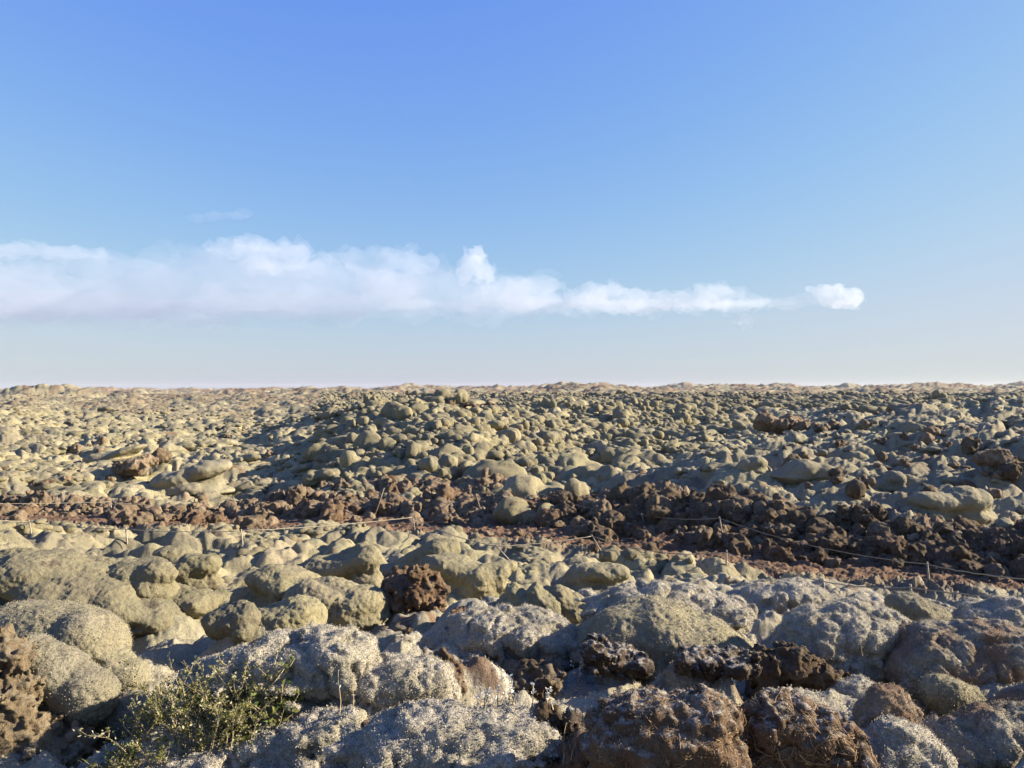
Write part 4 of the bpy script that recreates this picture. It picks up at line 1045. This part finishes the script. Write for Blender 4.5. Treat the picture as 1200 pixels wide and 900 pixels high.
SUN_EL, SUN_AZ = 22.0, 86.0       # azimuth: degrees to the right of the view
w = bpy.data.worlds.new('World'); scene.world = w; w.use_nodes = True
nt = w.node_tree; bg = nt.nodes['Background']; st = nt.nodes.new('ShaderNodeTexSky'); st.sky_type = 'NISHITA'; st.sun_disc = False
st.sun_elevation = R(SUN_EL); st.sun_rotation = R(SUN_AZ); st.altitude = 0; st.air_density = 1.0; st.dust_density = 0.5; st.ozone_density = 1.0
# the phone renders the sky with a gentler fall-off from horizon to zenith
sp = nt.nodes.new('ShaderNodeSeparateColor'); cb = nt.nodes.new('ShaderNodeCombineColor'); nt.links.new(st.outputs[0], sp.inputs[0])
def power(sock, e):
    n = nt.nodes.new('ShaderNodeMath'); n.operation = 'POWER'; n.inputs[1].default_value = e; nt.links.new(sock, n.inputs[0]); return n.outputs[0]
def times(s1, s2):
    n = nt.nodes.new('ShaderNodeMath'); n.operation = 'MULTIPLY'; nt.links.new(s1, n.inputs[0])
    if isinstance(s2, float): n.inputs[1].default_value = s2
    else: nt.links.new(s2, n.inputs[1])
    return n.outputs[0]
def soft_top(sock, m, n):
    # film-like shoulder: v / (1 + (v / m)^n)^(1 / n)
    q = power(times(sock, 1.0 / m), n)
    d = nt.nodes.new('ShaderNodeMath'); d.operation = 'ADD'; d.inputs[1].default_value = 1.0; nt.links.new(q, d.inputs[0])
    return times(sock, power(d.outputs[0], -1.0 / n))
for k, (level, own, warm, m, n) in enumerate(((-1.96, 1.02, 0.0, 0.66, 3.0), (-1.72, 1.097, -0.22, 0.70, 5.0), (-0.404, 0.241, -0.161, 2.0, 5.0))):
    v = power(sp.outputs[k], own)
    if warm: v = times(v, power(sp.outputs[0], warm))
    v = soft_top(times(v, math.exp(level)), m, n)
    nt.links.new(times(v, 1.0 / (3.14 * 0.072)), cb.inputs[k])
nt.links.new(cb.outputs[0], bg.inputs[0]); bg.inputs[1].default_value = 0.072
sl = bpy.data.lights.new('sun', 'SUN'); sl.energy = 5.0; sl.angle = R(0.6); sl.color = (1.0, 0.89, 0.72)
so = bpy.data.objects.new('sun', sl); COL.objects.link(so)
d = Vector((math.sin(R(SUN_AZ)) * math.cos(R(SUN_EL)), math.cos(R(SUN_AZ)) * math.cos(R(SUN_EL)), math.sin(R(SUN_EL))))
so.rotation_euler = d.to_track_quat('Z', 'Y').to_euler()

cam = bpy.data.cameras.new('camera'); co = bpy.data.objects.new('camera', cam); COL.objects.link(co); scene.camera = co
cam.sensor_width = 36; cam.lens = 36 * FPX / 1200; cam.clip_start = 0.05; cam.clip_end = 30000
co.location = (0, 0, EYE); co.rotation_euler = (R(90) + math.atan((HZ - 450) / FPX), 0, 0)
scene.view_settings.view_transform = 'Standard'; scene.view_settings.look = 'None'; scene.view_settings.gamma = 1; scene.view_settings.exposure = 1.65
scene.view_settings.use_curve_mapping = False
scene.cycles.use_denoising = True
scene.cycles.max_bounces = 6; scene.cycles.volume_bounces = 3; scene.cycles.diffuse_bounces = 3
scene.cycles.caustics_reflective = False; scene.cycles.caustics_refractive = False

# the air over the far lava field
zlo, zhi = float(GZ.min()) - 1.0, float(max(GZ.max(), EYE)) + 3.0
hv = [(x, y, z) for z in (zlo, zhi) for y in (-30, 2700) for x in (-2900, 2900)]
hm = bpy.data.meshes.new('haze'); hm.from_pydata(hv, [], [(0, 2, 3, 1), (4, 5, 7, 6), (0, 1, 5, 4), (2, 6, 7, 3), (0, 4, 6, 2), (1, 3, 7, 5)]); hm.update()
ha = cloud_mat('haze_air', 0.00009, (0.93, 0.95, 1.0))
tag(link('haze', hm, ha), kind='stuff')
